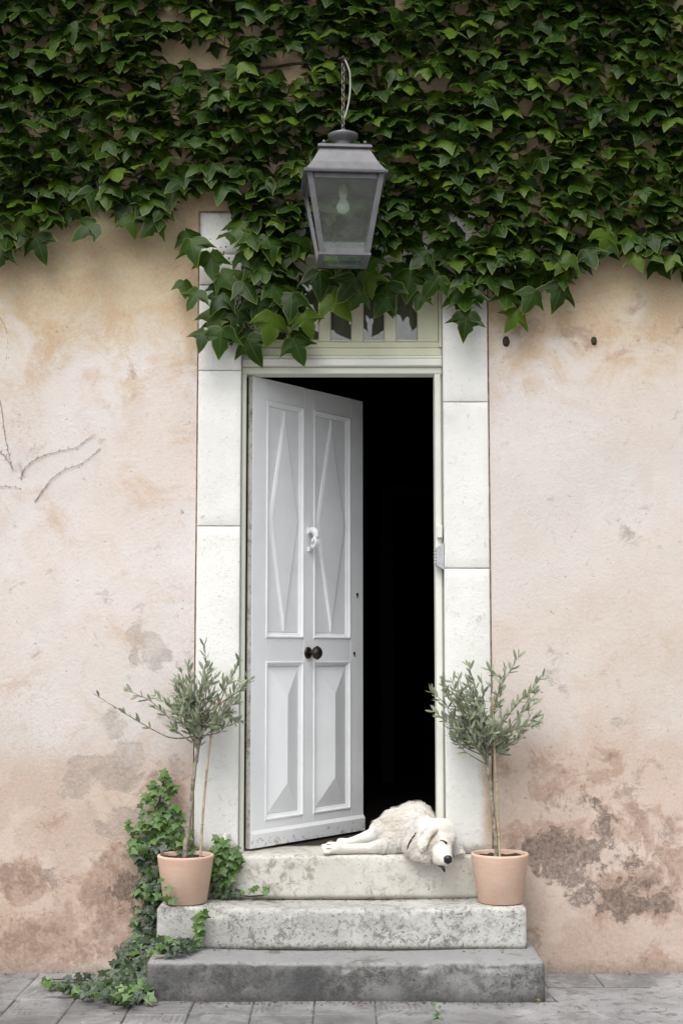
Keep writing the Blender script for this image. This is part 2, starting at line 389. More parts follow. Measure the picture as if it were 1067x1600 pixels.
def paving_material(name, ribbed):
    t = NT(name); g = t.geo().outputs['Position']; co = t.co()
    a = t.noise(1.6, 7, .62, .5, g); b = t.noise(11, 8, .7, .5, g); f = t.noise(120, 4, .65, 0, g)
    c = t.mix(t.ramp(a, .32, .68), (.16, .158, .16), (.30, .298, .30))
    c = t.mix(t.math('MULTIPLY', t.ramp(b, .52, .64), .75), c, (.095, .089, .082))
    c = t.mix(t.math('MULTIPLY', t.ramp(t.noise(2.6, 8, .7, .8, g), .52, .64), .6), c, (.13, .123, .115))
    c = t.mix(t.math('MULTIPLY', t.ramp(t.noise(5, 6, .6, .4, g), .60, .68), .35), c, (.42, .41, .40))
    c = t.mix(t.math('MULTIPLY', t.ramp(f, .52, .72), .75), c, (.10, .094, .09))
    c = t.mix(t.math('MULTIPLY', t.ramp(t.noise(48, 6, .75, .2, g), .60, .68), .6), c, (.43, .425, .42))
    rnd = t.n('ShaderNodeObjectInfo').outputs['Random']
    c = t.mix(1., c, t.mix(rnd, (.86, .86, .86), (1.08, 1.08, 1.08)), 'MULTIPLY')
    h = t.math('ADD', t.math('MULTIPLY', b, .7), t.math('MULTIPLY', f, .4))
    if ribbed:
        x = t.sep(co)[0]
        x = t.math('ADD', x, 0.)
        w = t.math('ADD', t.math('MULTIPLY', t.math('SINE', t.math('MULTIPLY', x, 2*math.pi/.026)), .5), .5)
        wear = t.math('MULTIPLY', t.ramp(b, .62, .45), t.ramp(t.noise(3.7, 5, .6, .3, g), .46, .60))
        w = t.math('MULTIPLY', w, wear)
        h = t.math('ADD', h, t.math('MULTIPLY', w, 1.6))
        c = t.mix(t.math('MULTIPLY', t.math('MULTIPLY', t.math('SUBTRACT', 1., w), wear), .45), c, (.085, .08, .075))
    return t.done(t.principled(Base_Color=c, Roughness=.85, Specular_IOR_Level=.25, Normal=t.bump(h, .5, .008)))
M['slab'] = paving_material('ribbed_paving', True)
M['concrete'] = paving_material('worn_concrete', False)
M['joint'] = simple('joint_dirt', (.185, .176, .165), .95, 0, .4, 50, .6)

# ------------------------------------------------------------------ ground
g = MB(); g.add([(-60,-70,-.009),(60,-70,-.009),(60,60,-.009),(-60,60,-.009)], [(0,1,2,3)])
ground = structure(g.build('ground', M['joint'])); ground['label'] = 'dark earth and grit showing in the joints of the paving'
pave = bpy.data.objects.new('pavement', None); col.objects.link(pave); structure(pave)
pave['label'] = 'worn grey ribbed paving slabs and cracked concrete in front of the house'
def slab_mesh(w, d, seed):
    r = random.Random(seed); m = MB(); e = .004
    rings = [[(x+r.uniform(-.0025,.0025), y+r.uniform(-.0025,.0025), z) for x, y in ((-w/2+i,-d/2+i),(w/2-i,-d/2+i),(w/2-i,d/2-i),(-w/2+i,d/2-i))] for z, i in ((-.028,0),(-.005,0),(0,.005))]
    m.prism_rings(rings); me = m.mesh('paving_slab'); return me
SW = .268
slabs = [slab_mesh(SW-.004, SW-.004, k) for k in range(6)]
for s_ in slabs: s_.materials.append(M['slab'])
for ix in range(-12, 9):
    for iy in range(0, 8):
        x = -.12 + (ix + .5) * SW; y = -.02 - (iy + .5) * SW
        if x > .22 + .05 * iy % .2 and (y < -.55 or x > .95) and not (x > .95 and x < 1.6 and y > -.31): continue
        o = link('paving_slab', R.choice(slabs), None, pave); o.location = (x, y, R.uniform(-.002, .002)); o.rotation_euler = (R.uniform(-.008,.008), R.uniform(-.008,.008), R.uniform(-.008,.008)+R.choice((0,math.pi/2)))
def patch(name, pts, z, n=1):
    m = MB(); N = 26
    # irregular sheet: displaced grid clipped to a quad
    (x0, x1, y0, y1) = pts; vs = []; fs = []
    for j in range(N+1):
        for i in range(N+1):
            x = x0 + (x1-x0)*i/N; y = y0 + (y1-y0)*j/N
            if i == 0: x += .05*noise.noise((y*6, 3, 1))
            vs.append((x, y, z + .0025*noise.noise((x*3, y*3, 0))))
    for j in range(N):
        for i in range(N): a = j*(N+1)+i; fs.append((a, a+1, a+N+2, a+N+1))
    m.add(vs, fs, True); return m.build(name, M['concrete'], pave)
patch('concrete_patch', (.19, 6, -5, -.595), -.0015)
patch('concrete_patch', (1.42, 6, -.605, -.0), -.003)
patch('concrete_patch', (.955, 1.44, -.6, -.31), -.0045)
patch('concrete_patch', (-8, -3.34, -5, -.0), -.0015)
patch('concrete_patch', (-3.36, .21, -5, -2.165), -.003)

# ------------------------------------------------------------------ the house
house = thing('house', 'rose and cream stucco house front with a stone framed doorway and open white door', 'house')
JL0, JL1, JR0, JR1 = -.722, -.506, .5125, .738
ZL0, ZL1 = P(400, 397, -.015).z, P(400, 331, -.015).z
wallm = MB()
def wall_grid(x0, x1, z0, z1, step=.07):
    nx = max(2, int((x1-x0)/step)); nz = max(2, int((z1-z0)/step)); vs = []; fs = []
    for j in range(nz+1):
        for i in range(nx+1):
            x = x0+(x1-x0)*i/nx; z = z0+(z1-z0)*j/nz
            d = .007*noise.noise((x*1.4, 0, z*1.4)) + .003*noise.noise((x*6, 2, z*6))
            vs.append((x, -.004 - d, z))
    for j in range(nz):
        for i in range(nx): a = j*(nx+1)+i; fs.append((a, a+1, a+nx+2, a+nx+1))
    wallm.add(vs, fs, True)
GAP = .008
wall_grid(-7, JL0-GAP, -.05, 5.545); wall_grid(JR1+GAP, 7, -.05, 5.545); wall_grid(JL0-GAP, JR1+GAP, ZL1+GAP, 5.545)
# wall body behind the render: three butted blocks
wallm.box(-7, JL0-GAP-.001, .03, .33, -.05, 5.545); wallm.box(JR1+GAP+.001, 7, .03, .33, -.05, 5.545); wallm.box(JL0-GAP, JR1+GAP, .03, .33, ZL1+GAP+.001, 5.545)
# returns of the render at the stone surround
for xa, s in ((JL0-GAP, 1), (JR1+GAP, -1)):
    wallm.add([(xa, -.003, -.05), (xa, .03, -.05), (xa, .03, ZL1+GAP), (xa, -.003, ZL1+GAP)], [(0,1,2,3)])
wallm.add([(JL0-GAP, -.003, ZL1+GAP), (JR1+GAP, -.003, ZL1+GAP), (JR1+GAP, .03, ZL1+GAP), (JL0-GAP, .03, ZL1+GAP)], [(0,1,2,3)])
wall = wallm.build('wall', M['stucco'], house, fix=False)
m = MB(); m.box(-7.2, 7.2, -.40, .33, 5.55, 5.62); m.prism_rings([[(x,-.44,5.621),(x,.6,6.2),(x,.6,6.26),(x,-.44,5.68)] for x in (-7.2,7.2)])
M['shade_eave'] = simple('shade_eave_board', (.30,.26,.21), .8)
m.build('added_shade_eave', M['shade_eave'], house)  # unseen overhang, added to darken the top of the wall
# brown mortar line round the stone
M['mortar'] = simple('brown_mortar', (.37, .24, .165), .95, 0, .25, 30, .5)
mm = MB(); mm.box(JL0-GAP, JL0, .004, .03, 0, ZL1+GAP); mm.box(JR1, JR1+GAP, .004, .03, 0, ZL1+GAP); mm.box(JL0, JR1, .004, .03, ZL1, ZL1+GAP)
mm.build('mortar_joint', M['mortar'], house)

def stone_block(name, x0, x1, z0, z1, yf, yb, seed, mat, parent, r=.006, label=None):
    """dressed stone with soft, slightly uneven arrises"""
    m = MB(); N = 9; K = max(6, int((z1-z0)/.06)); rr = random.Random(seed); vs = []; fs = []
    us = [0, r*.35, r] + [r+(x1-x0-2*r)*k/6 for k in range(1,6)] + [x1-x0-r, x1-x0-r*.35, x1-x0]
    ws = [0, r*.35, r] + [r+(z1-z0-2*r)*k/K for k in range(1,K)] + [z1-z0-r, z1-z0-r*.35, z1-z0]
    def inset(d): return 0 if d >= r else r - math.sqrt(max(0, r*r-(r-d)**2))
    for w in ws:
        for u in us:
            du = min(u, x1-x0-u); dw = min(w, z1-z0-w)
            y = yf + max(inset(du), inset(dw)) + .0022*noise.noise((u*9+seed, w*9, seed))
            vs.append((x0+u + .0015*noise.noise((w*14, seed, u)), y, z0+w))
    n = len(us)
    for j in range(len(ws)-1):
        for i in range(n-1): a = j*n+i; fs.append((a, a+1, a+n+1, a+n))
    m.add(vs, fs, True)
    m.box(x0+.0005, x1-.0005, yf+r, yb, z0+.0005, z1-.0005)
    return m.build(name, mat, parent, label, fix=False)
ZE = P(340, 445, -.015).z
ZS = .565
jl = [ZS+.001, P(340, 822, -.015).z, P(340, 579, -.015).z, ZE]
jr = [ZS+.001, P(720, 888, -.015).z, P(720, 628, -.015).z, ZE]
for k in range(3):
    stone_block('jamb_stone', JL0, JL1, jl[k]+.0013, jl[k+1]-.0013, -.015, .32, k, M['jamb'], house)
    stone_block('jamb_stone', JR0, JR1, jr[k]+.0013, jr[k+1]-.0013, -.015, .32, k+5, M['jamb'], house)
# lintel: one stone with two ears
stone_block('lintel_ear', JL0, JL1, ZE+.0025, ZL0-.0005, -.015, .32, 21, M['jamb'], house)
stone_block('lintel_ear', JR0, JR1, ZE+.0025, ZL0-.0005, -.015, .32, 22, M['jamb'], house)
stone_block('lintel_stone', JL0, JR1, ZL0, ZL1, -.015, .32, 23, M['jamb'], house, r=.02)

# the dark hallway: a closed box behind the wall
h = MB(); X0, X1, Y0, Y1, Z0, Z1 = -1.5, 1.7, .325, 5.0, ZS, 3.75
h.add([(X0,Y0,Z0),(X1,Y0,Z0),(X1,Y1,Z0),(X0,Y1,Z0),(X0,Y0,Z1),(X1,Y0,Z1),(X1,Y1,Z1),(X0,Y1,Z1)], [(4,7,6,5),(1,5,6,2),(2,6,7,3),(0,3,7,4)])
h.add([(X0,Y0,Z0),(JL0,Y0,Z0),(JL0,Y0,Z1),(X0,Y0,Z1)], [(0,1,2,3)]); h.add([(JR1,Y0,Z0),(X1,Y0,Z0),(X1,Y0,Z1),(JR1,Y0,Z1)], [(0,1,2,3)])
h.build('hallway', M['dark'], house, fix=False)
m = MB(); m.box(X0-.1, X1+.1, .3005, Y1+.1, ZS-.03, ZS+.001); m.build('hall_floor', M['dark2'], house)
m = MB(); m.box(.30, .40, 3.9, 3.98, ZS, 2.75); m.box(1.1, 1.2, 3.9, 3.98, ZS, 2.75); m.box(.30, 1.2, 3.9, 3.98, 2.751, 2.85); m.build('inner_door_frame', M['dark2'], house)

# door frame with transom bar
FY = .035
xl = P(383, 900, FY).x; xr = P(680.5, 900, FY).x
zt0, zt1 = P(500, 584, FY).z, P(500, 556, FY).z
m = MB()
m.rbox(JL1+.001, xl, FY, .085, ZS+.001, zt0-.0005); m.rbox(xr, JR0-.008, FY, .16, ZS+.001, zt0-.0005)
m.box(JR0-.007, JR0-.001, FY+.022, .16, ZS+.001, zt0)
m.rbox(JL1+.001, JR0-.001, FY, .13, zt0, zt0+.035, .005)
m.rbox(JL1+.001, JR0-.001, FY-.02, .13, zt0+.0355, zt1-.018, .006)
m.rbox(JL1+.001, JR0-.001, FY-.008, .13, zt1-.0175, zt1, .006)
frame = m.build('door_frame', M['frame'], house)
# stop at the back of the left post, dark rebate left open
m = MB(); q0, q1 = P(690, 848, .0), P(681, 890, .0)
zA, zB = q1.z, q0.z; xA, xB = P(681, 870, 0).x, JR0-.002
m.prism_rings([[(xB,y,zA),(xA,y,zA+.022),(xA,y,zB-.026),(xB,y,zB)] for y in (FY-.0005, FY-.05)])
for k in range(5):
    z = zA+.03+k*(zB-zA-.07)/4; m.box(xA-.010, xA-.0005, FY-.046, FY-.006, z, z+.010)
m.build('lock_keep', M['steel'], frame)
m = MB(); m.rbox(P(683,830,0).x, P(691,830,0).x, FY-.026, FY-.0005, P(690,840,0).z, P(690,821,0).z, .003); m.build('latch_block', M['frame'], frame)

# fanlight above the transom
fy = .06; zb = zt1+.0005; zr = P(500, 534, fy).z; zc = ZL0-.0005; zp = P(500, 428, fy).z
xs = [P(p, 530, fy).x for p in (415, 447.5, 466, 497.5, 517, 548.5, 568, 600, 619, 652)]
m = MB()
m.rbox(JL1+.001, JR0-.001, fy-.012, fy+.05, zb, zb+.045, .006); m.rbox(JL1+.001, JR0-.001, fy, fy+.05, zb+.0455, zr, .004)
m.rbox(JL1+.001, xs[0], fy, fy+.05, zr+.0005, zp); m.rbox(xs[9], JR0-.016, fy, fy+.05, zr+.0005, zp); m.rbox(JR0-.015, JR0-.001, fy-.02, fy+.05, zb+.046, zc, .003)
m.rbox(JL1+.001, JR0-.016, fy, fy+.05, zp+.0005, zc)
fan = m.build('fanlight', M['frame_green_lit'], house)
for k in range(4):
    m = MB(); m.rbox(xs[2*k+1], xs[2*k+2], fy, fy+.05, zr+.0005, zp, .005); m.build('muntin', M['frame_green_lit'], fan)
for k in range(5):
    m = MB(); m.box(xs[2*k]+.0005, xs[2*k+1]-.0005, fy+.022, fy+.026, zr+.001, zp-.0005)
    m.build('window_pane', M['pane'], fan)
    m = MB(); m.rbox(xs[2*k]+.0005, xs[2*k+1]-.0005, fy-.004, fy+.021, zr+.0005, zr+.011, .003); m.build('glazing_bead', M['frame_green_lit'], fan)
m = MB(); n = 60; vs = []; fs = []  # added grey sheet behind the glass, standing in for its reflections
for i in range(n+1):
    x = JL1+.02+(JR0-JL1-.04)*i/n; y = fy+.075+.010*math.sin(i*1.3)+.006*math.sin(i*.5)
    vs += [(x,y,zr-.03),(x,y,zp+.05)]
for i in range(n): fs.append((2*i,2*i+2,2*i+3,2*i+1))
m.add(vs, fs, True); m.build('reflection_backing', M['backing'], fan)

# ------------------------------------------------------------------ the open door
HY = .085
hp = P(393, 1000, HY); TH = rad(52.6); DW = .944
ZD0 = P(393, 1327, HY).z; ZD1 = P(394, 587, HY).z
U = Vector((math.cos(TH), math.sin(TH), 0)); NRM = Vector((math.sin(TH), -math.cos(TH), 0)); H0 = Vector((hp.x, HY, 0))
def DP(px, py):
    d = ray(px, py); c = Vector((0, -CAM_D, CAM_H)); t = (H0 - c).dot(NRM) / d.dot(NRM); q = c + d * t
    return ((q - H0).dot(U), q.z)
u1, u2 = DP(415, 1000)[0], DP(474.5, 1000)[0]; u3, u4 = DP(489.5, 1000)[0], DP(547.5, 1000)[0]
zU1 = DP(416, 624)[1]; zU0 = DP(414, 997)[1]; zW1 = DP(413, 1033)[1]; zW0 = DP(413, 1283)[1]
T = .022      # depth of the stiles proud of the panel bed
d = MB(); c_ = .003
d.box(.068, DW, .0225, .045, ZD0, ZD1)                       # bed of the leaf
for (a, b) in ((0, u1), (u2, u3), (u4, DW)): d.rbox(a, b, 0, T, ZD0, ZD1, c_) if a != u2 else d.rbox(a, b, 0, T, ZD0+.001, ZD1-.001, c_)
for (a, b) in ((u1, u2), (u3, u4)):
    for (z0, z1) in ((ZD0, zW0), (zW1, zU0), (zU1, ZD1)): d.rbox(a+.0002, b-.0002, .0006, T, z0, z1, .001)
door = d.build('front_door', M['paint'], house, 'white panelled door standing open into the dark hall')
door.location = H0; door.rotation_euler = (0, 0, TH)
def bead(x0, x1, z0, z1, prof, name='moulding'):
    """mitred picture-frame moulding; prof = list of (inset, y)"""
    m = MB(); m.prism_rings([[(x0+i,y,z0+i),(x1-i,y,z0+i),(x1-i,y,z1-i),(x0+i,y,z1-i)] for i, y in prof], caps=False)
    return m.build(name, M['paint'], door)
PROF = [(.0005,.016),(.0005,-.002),(.004,-.005),(.010,-.005),(.013,-.001),(.018,.004),(.027,.009),(.030,.014),(.030,.0222)]
for (a, b) in ((u1, u2), (u3, u4)):
    bead(a, b, zU0, zU1, PROF); bead(a, b, zW0, zW1, PROF)
    i = .031
    # upper panel: flat field carrying a raised lozenge
    m = MB(); x0, x1, z0, z1 = a+i, b-i, zU0+i, zU1-i; xm, zm = (x0+x1)/2, (z0+z1)/2
    m.rbox(x0, x1, .014, .0222, z0, z1, .003)
    k = .86
    lo = [(xm, z0+.004), (x1-.003, zm), (xm, z1-.004), (x0+.003, zm)]
    m.prism_rings([[(x,.0139,z) for x,z in lo], [(xm+(x-xm)*.97,.008,zm+(z-zm)*.985) for x,z in lo], [(xm+(x-xm)*k,.004,zm+(z-zm)*(k+.06)) for x,z in lo]])
    m.build('panel', M['paint'], door)
    # lower panel: hipped diamond point with a long ridge
    m = MB(); x0, x1, z0, z1 = a+i, b-i, zW0+i, zW1-i; xm = (x0+x1)/2; hh = .2*(z1-z0)
    m.add([(x0,.0222,z0),(x1,.0222,z0),(x1,.0222,z1),(x0,.0222,z1),(x0,.012,z0),(x1,.012,z0),(x1,.012,z1),(x0,.012,z1),(xm,-.021,z0+hh),(xm,-.021,z1-hh)],
          [(0,1,5,4),(1,2,6,5),(2,3,7,6),(3,0,4,7),(4,5,8),(5,6,9,8),(6,7,9),(7,4,8,9)])
    m.build('panel', M['paint'], door)
# weather board along the foot, worn hinge edge, knob, knocker, keyholes
m = MB(); z = DP(400, 1302)[1]
m.prism_rings([[(.002,y,zz_),(DW-.002,y,zz_),(DW-.002,y,zz_+h_),(.002,y,zz_+h_)] for y, zz_, h_ in ((-.0005, ZD0+.002, z-ZD0+.012), (-.008, ZD0+.002, z-ZD0), (-.012, ZD0+.004, z-ZD0-.008))])
m.build('weather_board', M['paint'], door)
m = MB(); m.box(-.010, -.0005, .001, .0215, ZD0+.004, ZD1-.002); m.build('hinge_edge', M['worn'], door)
ku, kz = DP(481, 1020)
m = MB(); m.lathe([(.0,.010),(.018,.010),(.030,.006),(.031,.0)], (ku, -.0005, kz), 24, True, 'y'); m.lathe([(.011,.0),(.011,.03),(.013,.036)], (ku,-.0005,kz), 16, True, 'y')
m.lathe([(.013,.036),(.024,.044),(.036,.056),(.036,.068),(.022,.082),(.0,.084)], (ku,-.0005,kz), 8, False, 'y'); m.build('knob', M['bronze'], door)
nu, nz = DP(483, 843)
k = MB()
k.rbox(nu-.018, nu+.018, -.012, -.0005, nz+.030, nz+.062, .004); k.rbox(nu-.016, nu+.016, -.012, -.0005, nz-.064, nz-.040, .004)
k.tube(spline([(nu,-.008,nz+.046),(nu,-.030,nz+.048),(nu,-.046,nz+.034),(nu,-.048,nz+.008)],10), [.013,.015,.017,.019,.019,.019,.018,.018,.017,.016,.016], 10)
for j in range(4): k.tube(spline([(nu-.014+.009*j,-.048,nz+.012),(nu-.016+.0105*j,-.056,nz-.012),(nu-.013+.009*j,-.050,nz-.034),(nu-.008+.006*j,-.038,nz-.046)],8), [.006,.0065,.0065,.006,.006,.0055,.005,.005,.004], 7)
k.tube([(nu-.012,-.046,nz+.01),(nu-.026,-.042,nz-.008),(nu-.024,-.036,nz-.024)], [.006,.006,.004], 7)
k.ball((nu,-.032,nz-.036), .018, 10, 7)
k.build('knocker', M['paint'], door, 'white painted hand shaped knocker')
for (px, py) in ((558, 929), (553.5, 1021)):
    a, b = DP(px, py); m = MB(); m.lathe([(.0,.0035),(.008,.003),(.010,.0)], (a,-.0003,b), 12, True, 'y'); m.box(a-.003, a+.003, -.0032, -.0003, b-.018, b); m.build('keyhole', M['bronze'], door)

# ------------------------------------------------------------------ stone steps
steps = thing('stone_steps', 'three worn stone steps rising to the doorway, dark at the foot', 'steps', (0,-.3,0))
Y3, Y2, Y1 = -.07, -.32, -.587; Z2, Z1_ = .363, .175
def step_block(x0, x1, yf, yb, z0, z1, r, mat, seed, label, amp=.005):
    xs_ = [0, r*.3, r*.7, r*1.3]; L = x1-x0; n = int(L/.022)
    xs_ += [r*1.3+(L-2.6*r)*k/n for k in range(1, n)] + [L-r*1.3, L-r*.7, L-r*.3, L]
    rings = []
    for x in xs_:
        e = min(x, L-x); ins = 0 if e > r else (r - math.sqrt(max(0, r*r-(r-e)**2)))*.6
        prof = [(yf+ins, z0 + (z1-r-z0)*k/9) for k in range(10)]
        prof += [(yf+r-math.cos(a)*r+ins*(1-a/1.57), z1-r+math.sin(a)*r-ins*.7) for a in (rad(22), rad(45), rad(68), rad(90))]
        prof += [(yf+r+(yb-yf-r)*k/6, z1-ins*.7) for k in range(1, 6)] + [(yb, z1-ins*.7), (yb, z0)]
        ring = []
        for (y, z) in prof:
            d_ = noise.noise((x*4+seed, y*5, z*7))*amp + noise.noise((x*22+seed, y*22, z*22))*amp*.55
            ch = max(0, noise.noise((x*9+seed*3, 1.3, seed)) - .18) * .085 if abs(z-z1) < r*1.2 and y < yf+r*1.5 else 0
            ring.append((x0+x, y + (d_+ch if y < yb-.01 else 0), z + (d_*.6-ch*.6-(.009 if amp > .004 else .0)*max(0, 1-((x-L/2)/(L*.36))**2)*(1 if z > z1-r*1.5 else 0) if z > z0+.02 else 0)))
        rings.append(ring)
    m = MB(); m.prism_rings(rings, True); o = m.build('step', mat, steps, label); o.location = -steps.location; return o
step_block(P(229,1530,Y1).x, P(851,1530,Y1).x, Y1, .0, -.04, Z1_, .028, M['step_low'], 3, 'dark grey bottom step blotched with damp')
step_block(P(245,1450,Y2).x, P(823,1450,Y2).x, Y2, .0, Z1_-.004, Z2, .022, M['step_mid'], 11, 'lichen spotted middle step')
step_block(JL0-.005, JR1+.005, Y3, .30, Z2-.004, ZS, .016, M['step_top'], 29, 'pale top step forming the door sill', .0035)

# ------------------------------------------------------------------ leaves
def leaf_template(half, cy, seed, fold=.22, droop=.35, wave=.05, ring=.55):
    r = random.Random(seed)
    h = [(x*(1+r.uniform(-.07,.07)), y+r.uniform(-.03,.03)) for x, y in half[1:-1]]
    h2 = [(-x*(1+r.uniform(-.1,.1)), y+r.uniform(-.03,.03)) for x, y in h]
    out = [half[0]] + h + [half[-1]] + h2[::-1]
    n = len(out); V = [(0, cy)] + [(x*ring, cy+(y-cy)*ring) for x, y in out] + out
    rim = [0.]*(n+1) + [1.]*n
    ph = r.uniform(0, 6)
    z = []
    for k, (x, y) in enumerate(V):
        zz = -fold*abs(x)**1.3 - droop*max(0, y-.25)**2*.6
        if k > n: zz += wave*math.sin(7*x+5*y+ph) + r.uniform(-.02,.02)
        z.append(zz)
    F = [(0, 1+i, 1+(i+1)%n) for i in range(n)] + [(1+i, 1+n+i, 1+n+(i+1)%n, 1+(i+1)%n) for i in range(n)]
    # faces turned so the normal is +z (outline runs right side first, i.e. counter-clockwise)
    return np.array([(x, y, q) for (x, y), q in zip(V, z)]), F, np.array(rim)
VINE = [(0,.10),(.10,.0),(.26,-.01),(.40,.07),(.52,.22),(.60,.36),(.76,.56),(.54,.50),(.40,.49),(.27,.55),(.26,.70),(.17,.90),(0,1.18)]
IVY = [(0,.06),(.12,-.06),(.34,-.10),(.34,.10),(.44,.22),(.66,.30),(.48,.44),(.36,.52),(.22,.60),(.16,.78),(0,1.05)]
OLV = [(0,0),(.07,.22),(.105,.48),(.08,.76),(0,1.0)]
def mesh_from(template, name, mat, tone=0.):
    V, F, rim = template; me = bpy.data.meshes.new(name); me.from_pydata([tuple(v) for v in V], [], F)
    me.polygons.foreach_set('use_smooth', [True]*len(F))
    at = me.attributes.new('rim', 'FLOAT', 'POINT'); at.data.foreach_set('value', rim.astype(np.float32))
    at = me.attributes.new('tone', 'FLOAT', 'POINT'); at.data.foreach_set('value', np.full(len(V), tone, np.float32))
    at = me.attributes.new('luv', 'FLOAT_VECTOR', 'POINT'); at.data.foreach_set('vector', V.astype(np.float32).ravel())
    me.materials.append(mat); me.update(); return me
def join_leaves(items, name, mat, parent):
    """items: (template, matrix, tone) joined into one mesh"""
    VV=[]; FF=[]; RR=[]; TT=[]; UU=[]; b=0
    for (V, F, rim), mt, tone in items:
        A = np.array(mt.to_3x3()); t_ = np.array(mt.translation)
        VV.append(V @ A.T + t_); FF += [tuple(i+b for i in f) for f in F]; RR.append(rim); UU.append(V); TT.append(np.full(len(V), tone)); b += len(V)
    VV = np.concatenate(VV); me = bpy.data.meshes.new(name); me.from_pydata(VV.tolist(), [], FF)
    me.polygons.foreach_set('use_smooth', [True]*len(FF))
    me.attributes.new('rim','FLOAT','POINT').data.foreach_set('value', np.concatenate(RR).astype(np.float32))
    me.attributes.new('tone','FLOAT','POINT').data.foreach_set('value', np.concatenate(TT).astype(np.float32))
    me.attributes.new('luv','FLOAT_VECTOR','POINT').data.foreach_set('vector', np.concatenate(UU).astype(np.float32).ravel())
    me.update(); return stuff(link(name, me, mat, parent))
def frame_matrix(pos, tip, nrm, s):
    Y = tip.normalized(); Z = (nrm - Y*nrm.dot(Y)).normalized(); X = Y.cross(Z)
    m = Matrix((X, Y, Z)).transposed().to_4x4() @ Matrix.Diagonal((s, s, s, 1)); m.translation = pos; return m
CAMP = Vector((0, -CAM_D, CAM_H))
def place_leaves(lst, templates, mat, parent, limit=300, name='leaf'):
    """lst: (template index, matrix, tone, score): the best scored become objects, the rest one stuff part"""
    meshes = [mesh_from(t_, name, mat) for t_ in templates]
    inv = Matrix.Translation(-parent.location)
    lst = sorted(lst, key=lambda q: -q[3])
    for k, mt, tone, s in lst[:limit]:
        o = bpy.data.objects.new(name, meshes[k]); col.objects.link(o); o.parent = parent; o.matrix_local = inv @ mt
    rest = lst[limit:]
    if rest: join_leaves([(templates[k], inv @ mt, tone) for k, mt, tone, s in rest], 'foliage', mat, parent)

def interp(pts, x):
    for (a, b), (c, d2) in zip(pts, pts[1:]):
        if a <= x <= c: return b + (d2-b)*(x-a)/(c-a)
    return pts[0][1] if x < pts[0][0] else pts[-1][1]

# ------------------------------------------------------------------ climbing vine over the top of the wall
vine = thing('climbing_vine', 'dense dark green climbing vine with three lobed leaves covering the top of the wall', 'climbing vine', (0,0,3.5))
vt = [leaf_template(VINE, .38, k, fold=R.uniform(.12,.42), droop=R.uniform(.15,.7), wave=R.uniform(.03,.07)) for k in range(10)]
EDGE = [(-420,390),(0,392),(60,380),(110,350),(140,335),(180,345),(230,362),(258,355),(266,318),(300,318),(330,300),(365,330),(385,400),(420,480),(440,520),(462,510),(470,395),(500,400),(520,415),(545,435),(580,425),(640,415),(690,440),(730,500),(760,455),(800,492),(840,455),(890,462),(925,405),(960,400),(1010,425),(1067,435),(1500,430)]
GAPS = [(300,82,48,22),(345,95,30,20),(455,100,36,24),(30,180,22,12),(590,130,22,14),(690,140,26,10),(268,25,22,14),(300,300,30,12),(690,410,18,8),(820,235,22,14),(770,270,18,10),(240,235,20,10),(205,288,20,12)]
leaves = []
def add_vine(px, py, out, tilt, s, front):
    p = P(px, py, -out)
    yaw = R.gauss(0, .38); roll = R.gauss(0, .28)
    # tip hangs down and outward; tilt = elevation of the blade normal
    tip = Vector((math.sin(yaw), -math.sin(tilt)*math.cos(yaw), -math.cos(tilt)*math.cos(yaw)))
    nr = Vector((roll, -math.cos(tilt), math.sin(tilt)))
    mt = frame_matrix(p - tip.normalized()*s*.35, tip, nr, s)
    v = (CAMP - p).normalized(); fac = abs((mt.to_3x3() @ Vector((0,0,1))).normalized().dot(v))
    inside = -20 < px < 1087 and -20 < py
    leaves.append((R.randrange(len(vt)), mt, R.random(), (s*s*(fac+.12)*(1.3 if front else .55)) if inside else -1))
y = -330
while y < 545:
    x = -420
    while x < 1500:
        px = x + R.uniform(-13, 13); py = y + R.uniform(-11, 11)
        e = interp(EDGE, px)
        inf = -60 < px < 1127 and py > -60
        hole = any(((px-a)/c)**2 + ((py-b)/d2)**2 < 1 for a, b, c, d2 in GAPS)
        if py < e - 14 and not hole and (inf or R.random() < .6):
            low = max(0, 1 - (e-py)/70.)                      # 1 at the hanging fringe
            dens = .5 + .5*noise.noise((px*.011, py*.013, 5))
            if R.random() < .42 + .62*dens + .3*low:
                add_vine(px, py, R.uniform(.07,.18), rad(R.gauss(57-34*low, 12)), R.uniform(.080,.124)*(1+.2*low), True)
            if R.random() < .55: add_vine(px+R.uniform(-14,14), py+R.uniform(-12,12), R.uniform(.008,.022), rad(R.gauss(20,14)), R.uniform(.07,.10), False)
            if R.random() < .8: add_vine(px+R.uniform(-12,12), py+R.uniform(-10,10)-4, R.uniform(.02,.06), rad(R.gauss(32, 14)), R.uniform(.08,.12), False)
        x += 21.5
    y += 15.5
